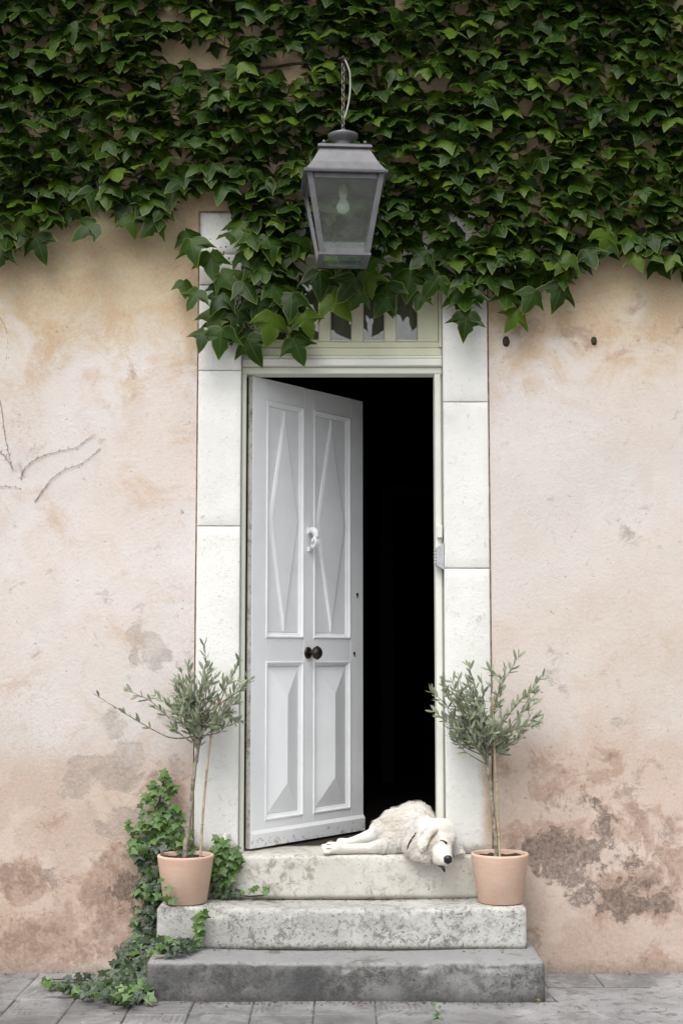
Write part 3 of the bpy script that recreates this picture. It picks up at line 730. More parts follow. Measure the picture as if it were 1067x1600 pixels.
# the loose hanging cluster left of the fanlight and single leaves over the surround
for px, py, s, tl in [(300,388,.15,20),(330,412,.15,15),(352,440,.13,10),(345,470,.14,20),(306,466,.12,12),(338,500,.15,15),(318,530,.11,15),(345,530,.15,8),(392,545,.15,8),(385,455,.14,18),(405,482,.15,15),
                      (425,510,.16,12),(462,545,.14,4),(432,460,.14,20),(372,500,.13,14),(375,360,.14,30),(398,345,.14,28),(420,385,.15,25),(452,400,.14,22),(455,475,.15,12),(405,420,.15,22),(380,405,.12,30),
                      (360,372,.10,55),(478,505,.13,2),(525,475,.17,6),(500,440,.15,12),(548,450,.15,10),(605,462,.16,8),(640,440,.16,14),(680,445,.15,14),(728,505,.14,6),(722,470,.16,10),(575,440,.13,12),
                      (805,500,.12,8),(830,470,.13,10),(875,460,.15,14),(560,470,.10,10),(655,470,.1,8),(2,402,.12,10),(60,385,.15,12),(140,360,.15,10),(240,355,.13,12),(205,350,.12,15),(600,478,.12,6)]:
    add_vine(px, py-6, R.uniform(.10,.18), rad(tl+R.uniform(-5,8)), s, True)
    if R.random() < .5: add_vine(px+R.uniform(-20,20), py-20, R.uniform(.05,.08), rad(15), s*.8, False)
place_leaves(leaves, vt, M['vine'], vine, 300)
# woody stems, petioles and berry heads
m = MB()
def stem(path, r0, r1, yy=-.025):
    pts = spline([P(a, b, yy+R.uniform(-.012,.008)) for a, b in path], 10*len(path))
    pts = [p + Vector((R.uniform(-.004,.004), R.uniform(-.003,.003), R.uniform(-.004,.004))) for p in pts]
    m.tube([p-vine.location for p in pts], [r0+(r1-r0)*i/(len(pts)-1) for i in range(len(pts))], 6)
stem([(-300,160),(-50,190),(120,185),(260,120),(420,105),(560,90)], .012, .007); stem([(1400,230),(1067,205),(900,190),(760,195),(640,150),(520,140)], .013, .006)
stem([(1400,330),(1000,360),(860,330),(720,290),(600,300)], .010, .005); stem([(560,-150),(575,40),(600,220),(560,330),(470,400),(395,420),(378,480),(392,525)], .012, .004)
stem([(-300,320),(0,300),(150,270),(260,290)], .009, .004); stem([(820,-150),(800,60),(690,230),(660,390),(720,450)], .011, .004); stem([(150,-150),(180,60),(90,200),(40,330)], .01, .005)
stem([(372,470),(365,500),(380,530)], .004, .003); stem([(930,20),(880,130),(760,265),(640,280)], .009,.004); stem([(1050,100),(960,270),(900,400)], .008,.004)
for k, mt, tone, s in leaves[::2]:
    b = mt @ Vector((0,.08,0)); q = Vector((b.x+R.uniform(-.03,.03), -.012, b.z-R.uniform(-.01,.05))); mid_ = (b+q)/2+Vector((0,-.01,.02))
    m.tube([q-vine.location, mid_-vine.location, b-vine.location], .0022, 4)
m.build('stem', M['vinewood'], vine)
m = MB()
for px, py in ((380,445),(345,400),(370,470),(560,425),(585,430),(385,510),(250,300),(740,240),(880,240),(395,100),(430,250)):
    for _ in range(16): m.ball(P(px+R.gauss(0,7), py+R.gauss(0,9), -.06+R.uniform(-.03,.03))-vine.location, R.uniform(.003,.0055), 6, 4)
stuff(m.build('berries', M['berry'], vine))

# dry tendrils left on the plaster, with adhesive feet
def tendril(path, r, label):
    m = MB(); pts = spline([P(a, b, -.006) for a, b in path], 8*len(path)); base = pts[0].copy()
    pts = [p + Vector((R.uniform(-.003,.003), R.uniform(-.002,.001), R.uniform(-.003,.003))) for p in pts]
    m.tube([p-base for p in pts], [.52*r*(1-.6*i/len(pts)) for i in range(len(pts))], 6)
    for i in range(2, len(pts)-1, 3):
        q = pts[i]; m.tube([q-base, q-base+Vector((R.uniform(-.012,.012), .006, R.choice((-1,1))*R.uniform(.006,.016)))], [.0012,.0008], 4)
    o = m.build('dry_tendril', M['tendril'], None); o.location = base
    return tag(o, label, 'dead vine', 'dead vine stems clinging to the left wall')
tendril([(-40,470),(-5,490),(10,515),(13,545),(6,575),(-4,592)], .0035, 'highest dead vine stem, an arc bowing out at the left edge of the wall')
tendril([(-4,606),(3,640),(8,675),(13,705),(21,734)], .0035, 'long upright dead vine stem at the left edge of the wall')
tendril([(-30,690),(0,706),(12,718),(22,737)], .003, 'short dead vine stem running into the foot of the upright one')
tendril([(33,748),(38,733),(52,720),(75,710),(118,699),(135,688),(150,679)], .0035, 'upper of two parallel dead vine stems slanting up to the right')
tendril([(55,784),(66,768),(78,752),(100,735),(128,724),(150,707),(158,699)], .0035, 'lower of two parallel dead vine stems slanting up to the right')
tendril([(-30,758),(5,760),(33,762)], .003, 'short level dead vine stem below the others at the left edge')

# rusty wall eyes on the right
def wall_eye(px, py, label, s):
    p = P(px, py, 0); t_ = thing('wall_anchor', label, 'wall hook', (p.x, -.006, p.z), 0, 'rusty fixings in the plaster right of the door')
    m = MB(); m.ball((0,0,0), (.019*s,.007,.030*s), 12, 6); m.build('rust_plug', M['iron'], t_)
    m = MB(); m.tube(spline([(.0,.0,.016*s),(.009*s,-.012,.010*s),(.011*s,-.018,-.004*s),(.004*s,-.016,-.018*s),(-.004*s,-.006,-.014*s)],12), .0035, 6); m.build('hook', M['iron'], t_)
wall_eye(790, 534, 'rusty iron eye in the plaster nearer the door surround', 1.); wall_eye(927, 533, 'thin rusty hook in the plaster farther from the door surround', .8)

# ------------------------------------------------------------------ lantern and its bracket
LY = -.45
Lx = P(536, 340, LY).x
def lz(py): return P(536, py, LY-.12).z
br = thing('wall_bracket', 'dark iron arm reaching out of the vine to carry the lantern chain', 'bracket', (Lx, 0, P(537,92,LY).z))
zbk = 0.
m = MB(); m.tube([(0,-.008,zbk),(0,LY-.02,zbk)], .008, 8); m.tube([(0,-.008,zbk-.16),(0,-.12,zbk-.07),(0,-.26,zbk-.008)], .006, 8); m.build('arm', M['iron'], br)
m = MB(); m.rbox(-.025,.025,-.012,-.0,zbk-.19,zbk+.04,.003); m.build('wall_plate', M['iron'], br)
m = MB(); m.tube(spline([(0,LY,zbk+.012),(0,LY-.016,zbk),(0,LY-.008,zbk-.016),(0,LY+.010,zbk-.014)],10), .0045, 6)
for s in (-1,1): m.ball((s*.014,LY,zbk), .008, 8, 6)
m.build('hook', M['iron'], br)
zb0 = lz(394); H = lambda py: lz(py) - zb0
lan = thing('hanging_lantern', 'grey metal coach lantern with glass sides hanging on a chain before the vine', 'lantern', (Lx, LY, zb0), rad(4))
def sq(hw, z): return [(-hw,-hw,z),(hw,-hw,z),(hw,hw,z),(-hw,hw,z)]
BW, TW = .119, .182         # half widths of the glazed body at foot and at brow
zt = H(274)
# roof
m = MB(); m.prism_rings([sq(.197,zt-.006),sq(.199,zt+.003),sq(.184,zt+.014),sq(.156,zt+.055),sq(.117,H(231)-.001)]); m.build('roof', M['lantern'], lan)
m = MB(); m.prism_rings([sq(.122,H(231)),sq(.129,H(231)+.005),sq(.127,H(226)),sq(.118,H(224))]); m.build('roof_collar', M['lantern'], lan)
m = MB(); m.lathe([(.0,H(224)),(.095,H(224)),(.060,H(218)),(.044,H(213)),(.040,H(210)),(.044,H(208)),(.066,H(204)),(.073,H(200)),(.072,H(197)),(.050,H(194)),(.020,H(191)),(.012,H(188)),(.0,H(187))], n=28); m.build('finial', M['lantern'], lan)
for sx in (-1,1):
    for sy in (-1,1):
        m = MB(); m.lathe([(.003,H(226)),(.003,H(222)),(.008,H(221)),(.009,H(219)),(.005,H(217)),(0,H(216.5))], (sx*.098, sy*.098, 0), 10); m.build('corner_knob', M['lantern'], lan)
# posts and rails
m = MB(); w = .026
def bar(a, b, n1, n2):
    """flat bar from a to b, width vectors n1 and thickness n2"""
    a, b, n1, n2 = map(Vector, (a, b, n1, n2))
    m.prism_rings([[p, p+n1, p+n1+n2, p+n2] for p in (a, b)])
for sx in (-1,1):
    for sy in (-1,1): bar((sx*BW,sy*BW,.001),(sx*TW,sy*TW,zt-.0065),(-sx*w,0,0),(0,-sy*w,0))
for s in (-1,1):
    for ax in (0,1):
        for hw, z0, hgt in ((BW, 0, .022), (TW-.008, zt-.03, .0225)):
            if ax == 0: m.box(-hw+w, hw-w, s*hw-(.012 if s>0 else 0)-.001*s, s*hw+(.012 if s<0 else 0)-.001*s, z0, z0+hgt)
            else: m.box(s*hw-(.012 if s>0 else 0)-.001*s, s*hw+(.012 if s<0 else 0)-.001*s, -hw+w, hw-w, z0, z0+hgt)
m.build('frame', M['lantern'], lan)
m = MB()
e = BW+.004
m.box(-e,e,-e,-e+.028,-.012,-.0005); m.box(-e,e,e-.028,e,-.012,-.0005); m.box(-e,-e+.028,-e+.0285,e-.0285,-.012,-.0005); m.box(e-.028,e,-e+.0285,e-.0285,-.012,-.0005); m.build('foot_frame', M['lantern'], lan)
for s in (-1,1):
    for ax in (0,1):
        q = .005; b0, t0 = BW-w, TW-w-.002; z0, z1 = .0225, zt-.031
        B, Tq = s*(BW-.008+(TW-BW)*z0/zt), s*(BW-.008+(TW-BW)*z1/zt); b0 += (TW-BW)*z0/zt
        if ax == 0: vs = [(-b0,B,z0),(b0,B,z0),(t0,Tq,z1),(-t0,Tq,z1)]
        else: vs = [(B,-b0,z0),(B,b0,z0),(Tq,t0,z1),(Tq,-t0,z1)]
        off = Vector((0,-.002*s,0)) if ax == 0 else Vector((-.002*s,0,0))
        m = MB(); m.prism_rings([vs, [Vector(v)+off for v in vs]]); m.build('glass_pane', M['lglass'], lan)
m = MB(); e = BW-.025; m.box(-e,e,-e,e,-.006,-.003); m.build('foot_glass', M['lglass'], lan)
t_ = NT('bulb_glass'); M['bulb'] = t_.done(t_.principled(Base_Color=(.88,.88,.82), Roughness=.25, Subsurface_Weight=.0))
M['socket'] = simple('cream_socket', (.62,.60,.46), .5)
m = MB(); zk = H(322); k_ = H(284)-zk
m.lathe([(.0,zk),(.014,zk+.003),(.027,zk+.013),(.033,zk+.030),(.030,zk+.045),(.020,zk+.062),(.0155,zk+.078),(.0155,zk+.086)], n=20); bulb = m.build('bulb', M['bulb'], lan)
m = MB(); m.lathe([(.0,zk+.0865),(.020,zk+.0865),(.020,zk+.130),(.016,zk+.136),(.012,zt)], n=18); m.build('socket', M['socket'], lan)
m = MB(); m.tube([(0,0,H(190)),(0,0,H(187)),], .004, 6)
ring_c = []
zl0, zl1 = H(189), P(537,100,LY).z - zb0
N = 15; pitch = (zl1-zl0)/N
link_me = MB(); pts = [(math.cos(a)*.0078, 0, math.sin(a)*pitch*.62) for a in np.linspace(0, 2*math.pi, 13)[:-1]]
rings = []
for k in range(12):
    p = Vector(pts[k]); dv = (Vector(pts[(k+1)%12])-Vector(pts[k-1])).normalized(); a = Vector((0,1,0)); b = dv.cross(a)
    rings.append([p+a*math.cos(q)*.0030+b*math.sin(q)*.0030 for q in np.linspace(0,2*math.pi,6)[:-1]])
link_me.prism_rings(rings+[rings[0]], True, caps=False); lm = link_me.mesh('chain_link'); lm.materials.append(M['zinc'])
for k in range(N):
    o = link('chain_link', lm, None, lan); o.location = (0,0,zl0+pitch*(k+.5)); o.rotation_euler = (0,0,rad(45)+ (math.pi/2 if k%2 else 0))
m = MB(); q = [(537,186),(541,175),(546,150),(547,128),(546,112),(541,98),(536,90)]
m.tube(spline([P(a,b,LY-.01)-Vector((Lx,LY,zb0)) for a,b in q], 30), .0038, 8); m.build('cable', M['cable'], lan)

# ------------------------------------------------------------------ potted olive trees
ot = [leaf_template(OLV, .5, 50+k, fold=R.uniform(.2,.6), droop=R.uniform(-.2,.4), wave=.01, ring=.5) for k in range(5)]
def pot(parent, rt, rb, hgt):
    m = MB(); th = .013
    m.lathe([(.0,.0),(rb-.004,.0),(rb,.004),(rb+(rt-rb)*.88,hgt*.86),(rt-.001,hgt-.012),(rt,hgt-.005),(rt-.004,hgt),(rt-th,hgt),(rt-th-.002,hgt-.006),(rt-th-.008,hgt-.06)], n=48); m.build('pot', M['terra'], parent)
    m = MB(); n = 24; vs = [(0,0,hgt-.018)]; fs = []
    for r_ in (.3,.6,.8,1.0):
        for i in range(n): a = 2*math.pi*i/n; q = (rt-th-.004)*r_; vs.append((q*math.cos(a), q*math.sin(a), hgt-.02+R.uniform(-.005,.008)))
    for i in range(n): fs.append((0,1+i,1+(i+1)%n))
    for k in range(3):
        for i in range(n): a=1+k*n; fs.append((a+i,a+n+i,a+n+(i+1)%n,a+(i+1)%n))
    m.add(vs, fs, True); m.build('soil', M['soil'], parent, fix=False)
def olive(name_lbl, pc, rt, rb, hgt, trunk_px, fork_px, canopy, outliers, cane_px, nb, seed, knots):
    r = random.Random(seed); t_ = thing('potted_olive_tree', name_lbl, 'potted tree', pc, 0, 'potted olive trees flanking the door')
    pot(t_, rt, rb, hgt); yc = pc[1]
    W = lambda a, b, dy=0: P(a, b, yc+dy)-Vector(pc)
    tp = spline([W(*q) for q in trunk_px], 24)
    tp = [p+Vector((r.uniform(-.0025,.0025), r.uniform(-.0025,.0025),0)) for p in tp]
    m = MB(); m.tube(tp, [.0128-.0045*i/24+r.uniform(-.001,.001) for i in range(25)], 10)
    fork = tp[-1]; fr = W(*fork_px)
    m.tube(spline([tp[-1], (tp[-1]+fr)/2+Vector((.004,0,0)), fr], 8), [.0085-.002*i/8 for i in range(9)], 8)
    m.build('trunk', M['bark'], t_)
    m = MB(); lv = []
    def twig(path, r0, t0, nl, ls, sub=0):
        if sub:
            q_ = spline(path, 14)
            for _ in range(sub):
                i = r.randint(5, 12); b_ = q_[i]; dv = (q_[i+1]-q_[i-1]).normalized(); e_ = b_+(dv*.5+Vector((r.gauss(0,.8),r.gauss(0,.6),r.gauss(.1,.5)))).normalized()*r.uniform(.05,.10)
                twig([b_, b_.lerp(e_,.5)+Vector((0,0,-.006)), e_], .0018, .2, r.randint(3,5), ls)
        pts = spline(path, 14); m.tube(pts, [r0*(1-.8*i/14)+.0007 for i in range(15)], 5)
        for k in range(nl):
            t = t0+(1-t0)*(k+r.random()*.5)/nl; i = min(13, int(t*14)); p = pts[i].lerp(pts[i+1], t*14-i); dv = (pts[i+1]-pts[i]).normalized()
            for s in (-1, 1):
                if r.random() < .12: continue
                a = Vector((r.gauss(0,1), r.gauss(0,1), r.gauss(0,1))); a = (a - dv*a.dot(dv)).normalized()*s
                tip = dv*r.uniform(.6,1.3)+a*r.uniform(.6,1.)+Vector((0,0,.15)); nr = Vector((r.gauss(0,.5), -.5+r.gauss(0,.5), .8))
                sl = ls*r.uniform(.75,1.25)
                mt = frame_matrix(p+Vector(pc), tip, nr, sl); mt = mt @ Matrix.Diagonal((1.25,1,1,1))
                lv.append((r.randrange(len(ot)), mt, r.random(), sl*(1+.3*r.random())))
    cx, cy, rx, ry = canopy; starts = [tp[-3], tp[-1], fork.lerp(fr,.5), fr]
    for k in range(nb):
        a = r.uniform(0, 2*math.pi); q = r.random()**.33; ex, ey = cx+rx*q*math.cos(a), cy-ry*q*math.sin(a)
        end = W(ex, ey, r.gauss(0,.075)); st = r.choice(starts)
        mid_ = st.lerp(end, .5)+Vector((r.gauss(0,.02), r.gauss(0,.03), -.02+r.gauss(0,.02)))
        twig([st, mid_, end], .0042*(.6+.5*r.random()), .30, r.randint(5,8), .050, 1 + (r.random() < .4))
    for path, nl in outliers:
        twig([W(a,b,dd) for a,b,dd in path], .0036, .42, nl, .046)
    m.build('branch', M['bark'], t_)
    place_leaves(lv, ot, M['olive'], t_, 300)
    m = MB(); c = [W(*q) for q in cane_px]; cp = spline(c, 30); m.tube(cp, [.0062-.0015*i/30 for i in range(31)], 10)
    for kk in knots:
        i = int(kk*30); dv = (cp[i+1]-cp[i-1]).normalized(); m.tube([cp[i]-dv*.004, cp[i], cp[i]+dv*.004], [.006,.0085,.006], 10)
    m.build('stake', M['cane'], t_)
    k = int(.62*30); m = MB(); q = cp[int(.78*30)] if len(cp) else 0
    return t_
pl = P(290, 1380, -.195); pr_ = P(781, 1385, -.185)
o1 = olive('potted olive tree on the left of the door with one long stray branch', (pl.x, -.195, Z2+.004), .135, .103, .222,
      [(289,1343,0),(293,1300,0),(298,1262,0),(304,1205,0),(312,1158,0)], (318,1128,0), (320,1085,62,62),
      [([(310,1150,0),(268,1153,-.02),(225,1132,-.03),(185,1108,-.04),(146,1083,-.05)],7),([(312,1140,0),(270,1125,-.02),(235,1095,-.03),(195,1077,-.03)],9),([(316,1120,0),(350,1095,-.02),(380,1075,-.03),(390,1060,0)],9),([(316,1115,0),(325,1060,0),(318,1005,0)],11),
       ([(316,1120,0),(355,1070,0),(377,1030,0)],9),([(312,1140,0),(275,1110,0),(240,1085,.02)],9),([(312,1150,0),(340,1145,-.02),(358,1130,-.02)],6),([(300,1160,0),(280,1145,-.03),(270,1135,-.03)],7)],
      [(313,1345,-.01),(319,1250,-.01),(328,1165,-.01),(338,1098,-.01)], 30, 3, (.22,.47,.74))
m = MB(); q = P(345,1099,-.23)-Vector(o1.location); m.ball(q, (.007,.005,.011), 8, 6); M['rag'] = simple('orange_tie', (.45,.16,.08), .8); m.build('tie', M['rag'], o1)
olive('potted olive tree on the right of the door with an even round crown', (pr_.x, -.185, Z2+.004), .138, .106, .228,
      [(776,1350,0),(774,1310,0),(770,1270,0),(766,1225,0),(758,1182,0)], (765,1160,0), (765,1098,82,62),
      [([(758,1180,0),(725,1150,-.02),(695,1125,-.03),(676,1110,-.04)],9),([(758,1182,0),(735,1145,0),(690,1095,.02),(672,1080,.02)],9),([(764,1160,0),(800,1140,-.02),(846,1125,-.03)],10),([(764,1160,0),(800,1110,0),(852,1052,0)],11),
       ([(764,1158,0),(780,1080,0),(812,1022,0)],12),([(764,1158,0),(745,1090,0),(732,1038,0)],11),([(764,1158,0),(815,1090,.03),(840,1080,.03)],8),([(764,1158,0),(700,1090,-.05),(695,1060,-.05)],8)],
      [(781,1350,-.015),(776,1240,-.015),(771,1150,-.015),(769,1085,-.015)], 34, 9, (.16,.40,.66))

# ------------------------------------------------------------------ glass jar with dried petals
gp = P(350, 1334, -.055)
gj = thing('glass_jar', 'clear glass cylinder with dried orange petals behind the left pot', 'glass jar', (gp.x, -.052, ZS+.001))
m = MB(); hgt = P(350,1304,-.055).z-ZS
m.lathe([(.0,.0),(.032,.0),(.034,.003),(.034,hgt),(.0325,hgt+.001),(.031,hgt),(.031,.006),(.0,.005)], n=28); m.build('glass', M['vase'], gj)
M['petal'] = simple('dried_petal', (.48,.20,.07), .8, 0, .4, 30, .3)
m = MB()
for k in range(14):
    a = R.uniform(0,6.3); q = R.uniform(0,.022); m.ball((q*math.cos(a), q*math.sin(a), .009+R.uniform(0,.022)), (R.uniform(.004,.008),R.uniform(.004,.008),R.uniform(.002,.004)), 6, 4)
stuff(m.build('petals', M['petal'], gj))
m = MB(); m.tube(spline([(.005,0,.02),(.012,-.005,.05),(.02,0,.08)],8), .0012, 5); m.build('twig', M['bark'], gj)

# ------------------------------------------------------------------ ground ivy at the left of the steps
it = [leaf_template(IVY, .3, 80+k, fold=R.uniform(.1,.4), droop=R.uniform(.1,.5), wave=.04) for k in range(8)]
def in_poly(x, y, poly):
    c = False; j = len(poly)-1
    for i in range(len(poly)):
        xi, yi = poly[i]; xj, yj = poly[j]
        if (yi > y) != (yj > y) and x < (xj-xi)*(y-yi)/(yj-yi)+xi: c = not c
        j = i
    return c
def sample(poly, n, r):
    xs_ = [p[0] for p in poly]; ys_ = [p[1] for p in poly]; out = []; tries = 0
    while len(out) < n and tries < n*60:
        tries += 1; x, y = r.uniform(min(xs_),max(xs_)), r.uniform(min(ys_),max(ys_))
        if in_poly(x, y, poly): out.append((x, y))
    return out
ri = random.Random(21)
def ivy_leaf(p, up, s, lst, sc_=1.):
    s = s*.84
    """up 0: blade faces the viewer side, 1: blade faces the sky"""
    e = rad(15+60*up+ri.gauss(0,16)); yaw = ri.gauss(0,.7)
    tip = Vector((math.sin(yaw), -math.sin(e)*math.cos(yaw)-.1, -math.cos(e)*math.cos(yaw)+ri.uniform(-.1,.2)))
    lst.append((ri.randrange(len(it)), frame_matrix(p, tip, Vector((ri.gauss(0,.3), -math.cos(e), math.sin(e))), s), ri.random(), s*sc_))
ivy = thing('ivy_plant', 'ivy climbing the wall behind the left pot and trailing down beside the steps', 'ivy', (-.95,-.1,0))
br_l, dk_l = [], []
A = [(262,1205),(272,1225),(282,1262),(300,1290),(305,1340),(255,1345),(205,1340),(200,1300),(198,1282),(215,1275),(218,1250),(232,1240),(242,1220)]
for x, y in sample(A, 200, ri): ivy_leaf(P(x,y-6,-.03-ri.random()*.07), .25, ri.uniform(.034,.056), br_l)
B = [(208,1325),(262,1325),(256,1340),(262,1405),(250,1480),(205,1495),(214,1420),(215,1370)]
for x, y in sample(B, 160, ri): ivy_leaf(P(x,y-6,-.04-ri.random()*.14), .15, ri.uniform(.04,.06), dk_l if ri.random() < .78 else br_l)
C = [(205,1470),(245,1465),(300,1470),(318,1478),(275,1492),(246,1500),(240,1535),(232,1565),(195,1566),(165,1550),(175,1510)]
for x, y in sample(C, 200, ri):
    yy = -.12-.5*max(0,(y-1465)/100.)-ri.random()*.08
    if x > 246: yy = -.36-ri.random()*.18; p = P(x,y-4,yy); p.z = max(p.z, Z1_+.02)
    else: p = P(x,y-6,yy); p.z = max(p.z, .02)
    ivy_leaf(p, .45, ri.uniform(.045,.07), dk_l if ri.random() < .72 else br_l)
D = [(62,1532),(115,1518),(165,1512),(190,1512),(225,1545),(205,1563),(160,1552),(115,1543)]
for x, y in sample(D, 110, ri):
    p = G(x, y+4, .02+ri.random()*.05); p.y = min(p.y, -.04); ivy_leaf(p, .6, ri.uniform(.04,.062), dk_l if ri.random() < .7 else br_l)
for x, y, s in ((240,1552,.055),(232,1560,.05),(248,1556,.045),(72,1533,.05),(80,1528,.045),(66,1531,.04)): ivy_leaf(G(x,y,.02), .3, s, br_l, 2)
for path, n in (([(250,1478),(280,1470),(300,1466),(308,1450),(312,1436),(320,1424)], 30),):
    sp_ = spline([P(a,b,Y2-.03) for a,b in path], 30)
    for k in range(n): ivy_leaf(sp_[min(30,int(k*30/n))]+Vector((ri.gauss(0,.018),-ri.random()*.03,ri.gauss(0,.015))), .25, ri.uniform(.034,.055), br_l, 1.5)
for a, b in ((248,1395),(258,1400),(262,1385),(255,1372),(270,1402)): ivy_leaf(P(a,b,-.33), .2, .05, br_l, 2)
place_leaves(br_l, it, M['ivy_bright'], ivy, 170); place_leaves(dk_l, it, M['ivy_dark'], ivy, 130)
m = MB()
for path, yy in (([(258,1210),(245,1280),(235,1350),(230,1430),(215,1490),(205,1540)],-.03),([(300,1300),(260,1310),(240,1370),(228,1440)],-.04),([(205,1300),(228,1370)],-.03)):
    m.tube([p-ivy.location for p in spline([P(a,b,yy-.35*max(0,(b-1465)/100.)) for a,b in path], 24)], .004, 6)
m.tube([p-ivy.location for p in spline([P(a,b,Y2-.02) for a,b in ((245,1480),(280,1472),(302,1466),(310,1445),(320,1424))],16)], .0025, 6)
m.tube([p-ivy.location for p in spline([G(a,b,.012) for a,b in ((205,1540),(160,1535),(110,1530),(68,1532))],16)], .003, 6)
m.build('stem', M['vinewood'], ivy)
ivy2 = thing('ivy_plant', 'small ivy clump between the left pot and the doorway on the middle step', 'ivy', (-.6,-.1,Z2))
l2, l3 = [], []
E = [(330,1328),(345,1312),(362,1318),(380,1345),(372,1362),(362,1380),(380,1398),(335,1402),(330,1365)]
for x, y in sample(E, 115, ri): ivy_leaf(P(x,y-5,Y3-.02-ri.random()*.05), .25, ri.uniform(.034,.052), l2 if y < 1368 or ri.random() < .5 else l3)
for x, y in ((335,1318),(340,1310),(380,1396),(396,1393),(399,1388),(415,1394),(418,1390),(352,1345),(372,1345)): ivy_leaf(P(x,y-4,Y3-.05), .25, .045, l2, 2)
place_leaves(l2, it, M['ivy_bright'], ivy2, 200); place_leaves(l3, it, M['ivy_dark'], ivy2, 100)
m = MB(); m.tube([p-ivy2.location for p in spline([P(a,b,Y3-.02) for a,b in ((340,1315),(358,1350),(350,1390),(385,1400),(418,1398))],16)], .003, 6); m.build('stem', M['vinewood'], ivy2)

# seedlings and tufts at the foot of the steps
def weed(px, py, z, n, s, mat, label, tall=.02, name='weed'):
    p = G(px, py, z); t_ = thing(name, label, 'weed', p, 0, 'weeds and tufts at the foot of the steps'); lst = []
    for _ in range(n):
        q = p + Vector((R.gauss(0,s*.5), R.gauss(0,s*.35), abs(R.gauss(0,tall)))); ivy_leaf(q, .4, s*R.uniform(.6,1.), lst)
    place_leaves(lst, it, mat, t_, 300)
    m = MB(); m.tube([(0,0,-.005),(0,0,tall)], .0015, 5); m.build('stem', M['vinewood'], t_)
    return t_
weed(305, 1562, 0, 4, .042, M['ivy_bright'], 'single bright ivy seedling at the foot of the bottom step')
weed(683, 1592, 0, 12, .022, M['ivy_bright'], 'small weed in a paving crack nearest the viewer', .03)
M['drymoss'] = leaf_material('dry_moss_leaf', (.16,.13,.05), (.24,.19,.08), (.30,.25,.11), (.22,.18,.08), .8, .1)
weed(838, 1564, 0, 60, .018, M['drymoss'], 'dry yellowish tuft at the right corner of the bottom step', .012)
weed(768, 1564, 0, 26, .016, M['drymoss'], 'thin dry tuft against the middle right of the bottom step', .014)
m = MB()
for _ in range(700):
    z_ = R.random()
    if z_ < .40: p = Vector((R.uniform(-.9,.9), -.595-abs(R.gauss(0,.03)), .003))
    elif z_ < .62: p = Vector((R.uniform(-.6,.62), Y3-.01-abs(R.gauss(0,.03)), Z2+.003))
    elif z_ < .72: p = Vector((R.uniform(-.8,.85), Y2-.01-abs(R.gauss(0,.03)), Z1_+.003))
    elif z_ < .9: p = Vector((R.choice((R.uniform(1.0,2.2),R.uniform(-2.2,-1.0))), -.012-abs(R.gauss(0,.035)), .002))
    else: p = Vector((R.uniform(-2,2), R.uniform(-1.2,-.1), .003))
    s = R.uniform(.003,.010); a = R.uniform(0,6.3); t1 = Vector((math.cos(a),math.sin(a),R.uniform(-.1,.4)))*s; t2 = Vector((-math.sin(a),math.cos(a),R.uniform(-.1,.4)))*s*.5
    m.add([p-t1, p-t2, p+t1, p+t2], [(0,1,2,3)])
lit = stuff(m.build('leaf_litter', M['litter'])); lit['label'] = 'scattered brown leaf crumbs on the steps and paving'

# ------------------------------------------------------------------ the dog asleep across the sill
DO = Vector((.30, .05, ZS))
dog = thing('dog', 'cream long haired dog asleep on the door sill with its head hanging over the edge', 'dog', DO)
def chain(m, pts, step=.35):
    """overlapping balls along a tapering limb; pts = (vector, radius)"""
    for (a, ra), (b, rb) in zip(pts, pts[1:]):
        n = max(2, int((b-a).length/(min(ra, rb)*step)))
        for k in range(n+1): m.ball(a.lerp(b, k/n), ra+(rb-ra)*k/n, 12, 8)
V = Vector
dm = MB()
chain(dm, [(V((.33,.08,.655)),.092),(V((.365,.20,.668)),.108),(V((.385,.38,.668)),.102),(V((.385,.56,.660)),.100),(V((.36,.66,.645)),.08)])
chain(dm, [(V((.33,.05,.645)),.085),(V((.26,.06,.63)),.068)])
dm.ball((.30,.10,.64), (.11,.10,.085), 16, 10); dm.ball((.30,.15,.662), (.125,.10,.108), 16, 10); dm.ball((.22,.15,.652), (.085,.07,.068), 14, 9); dm.ball((.38,.13,.672), (.10,.10,.095), 16, 10); dm.ball((.34,.03,.625), (.10,.075,.062), 16, 10)
# near foreleg and far foreleg, both stretched to the left
chain(dm, [(V((.28,.02,.622)),.054),(V((.20,-.005,.602)),.032),(V((.13,-.02,.595)),.025),(V((.03,-.028,.592)),.0235),(V((-.02,-.030,.597)),.030),(V((-.050,-.032,.597)),.033)])
for k, (dy, dz) in enumerate(((-.034,-.014),(-.026,.006),(-.006,.016),(.018,.008))): dm.ball((-.070-.008*(k in (1,2)), -.032+dy, .594+dz), (.026,.0115,.0105), 12, 8)
chain(dm, [(V((.25,.12,.655)),.070),(V((.175,.115,.645)),.040),(V((.10,.11,.622)),.027),(V((.04,.10,.604)),.024),(V((.00,.095,.600)),.030)])
# neck, skull, cheeks, muzzle
sk = P(686,1301,-.10)
chain(dm, [(V((.36,.05,.665)),.09),(V((.41,-.03,.66)),.083),(sk+V((-.02,.03,-.01)),.074)])
dm.ball(sk, (.074,.08,.072), 16, 10)
chain(dm, [(P(650,1322,-.085),.060),(P(655,1331,-.11),.048),(P(668,1336,-.125),.042)])
dm.ball(P(673,1320,-.130), (.052,.05,.055), 14, 9)
chain(dm, [(P(688,1318,-.150),.056),(P(689,1328,-.178),.051),(P(692,1337,-.200),.045),(P(696,1343,-.218),.034)])
dm.ball(P(686,1342,-.192), (.034,.036,.030), 12, 8); dm.ball(P(690,1351,-.196), (.020,.026,.015), 12, 8)
dm.ball(P(704,1308,-.135), (.026,.03,.034), 10, 7)
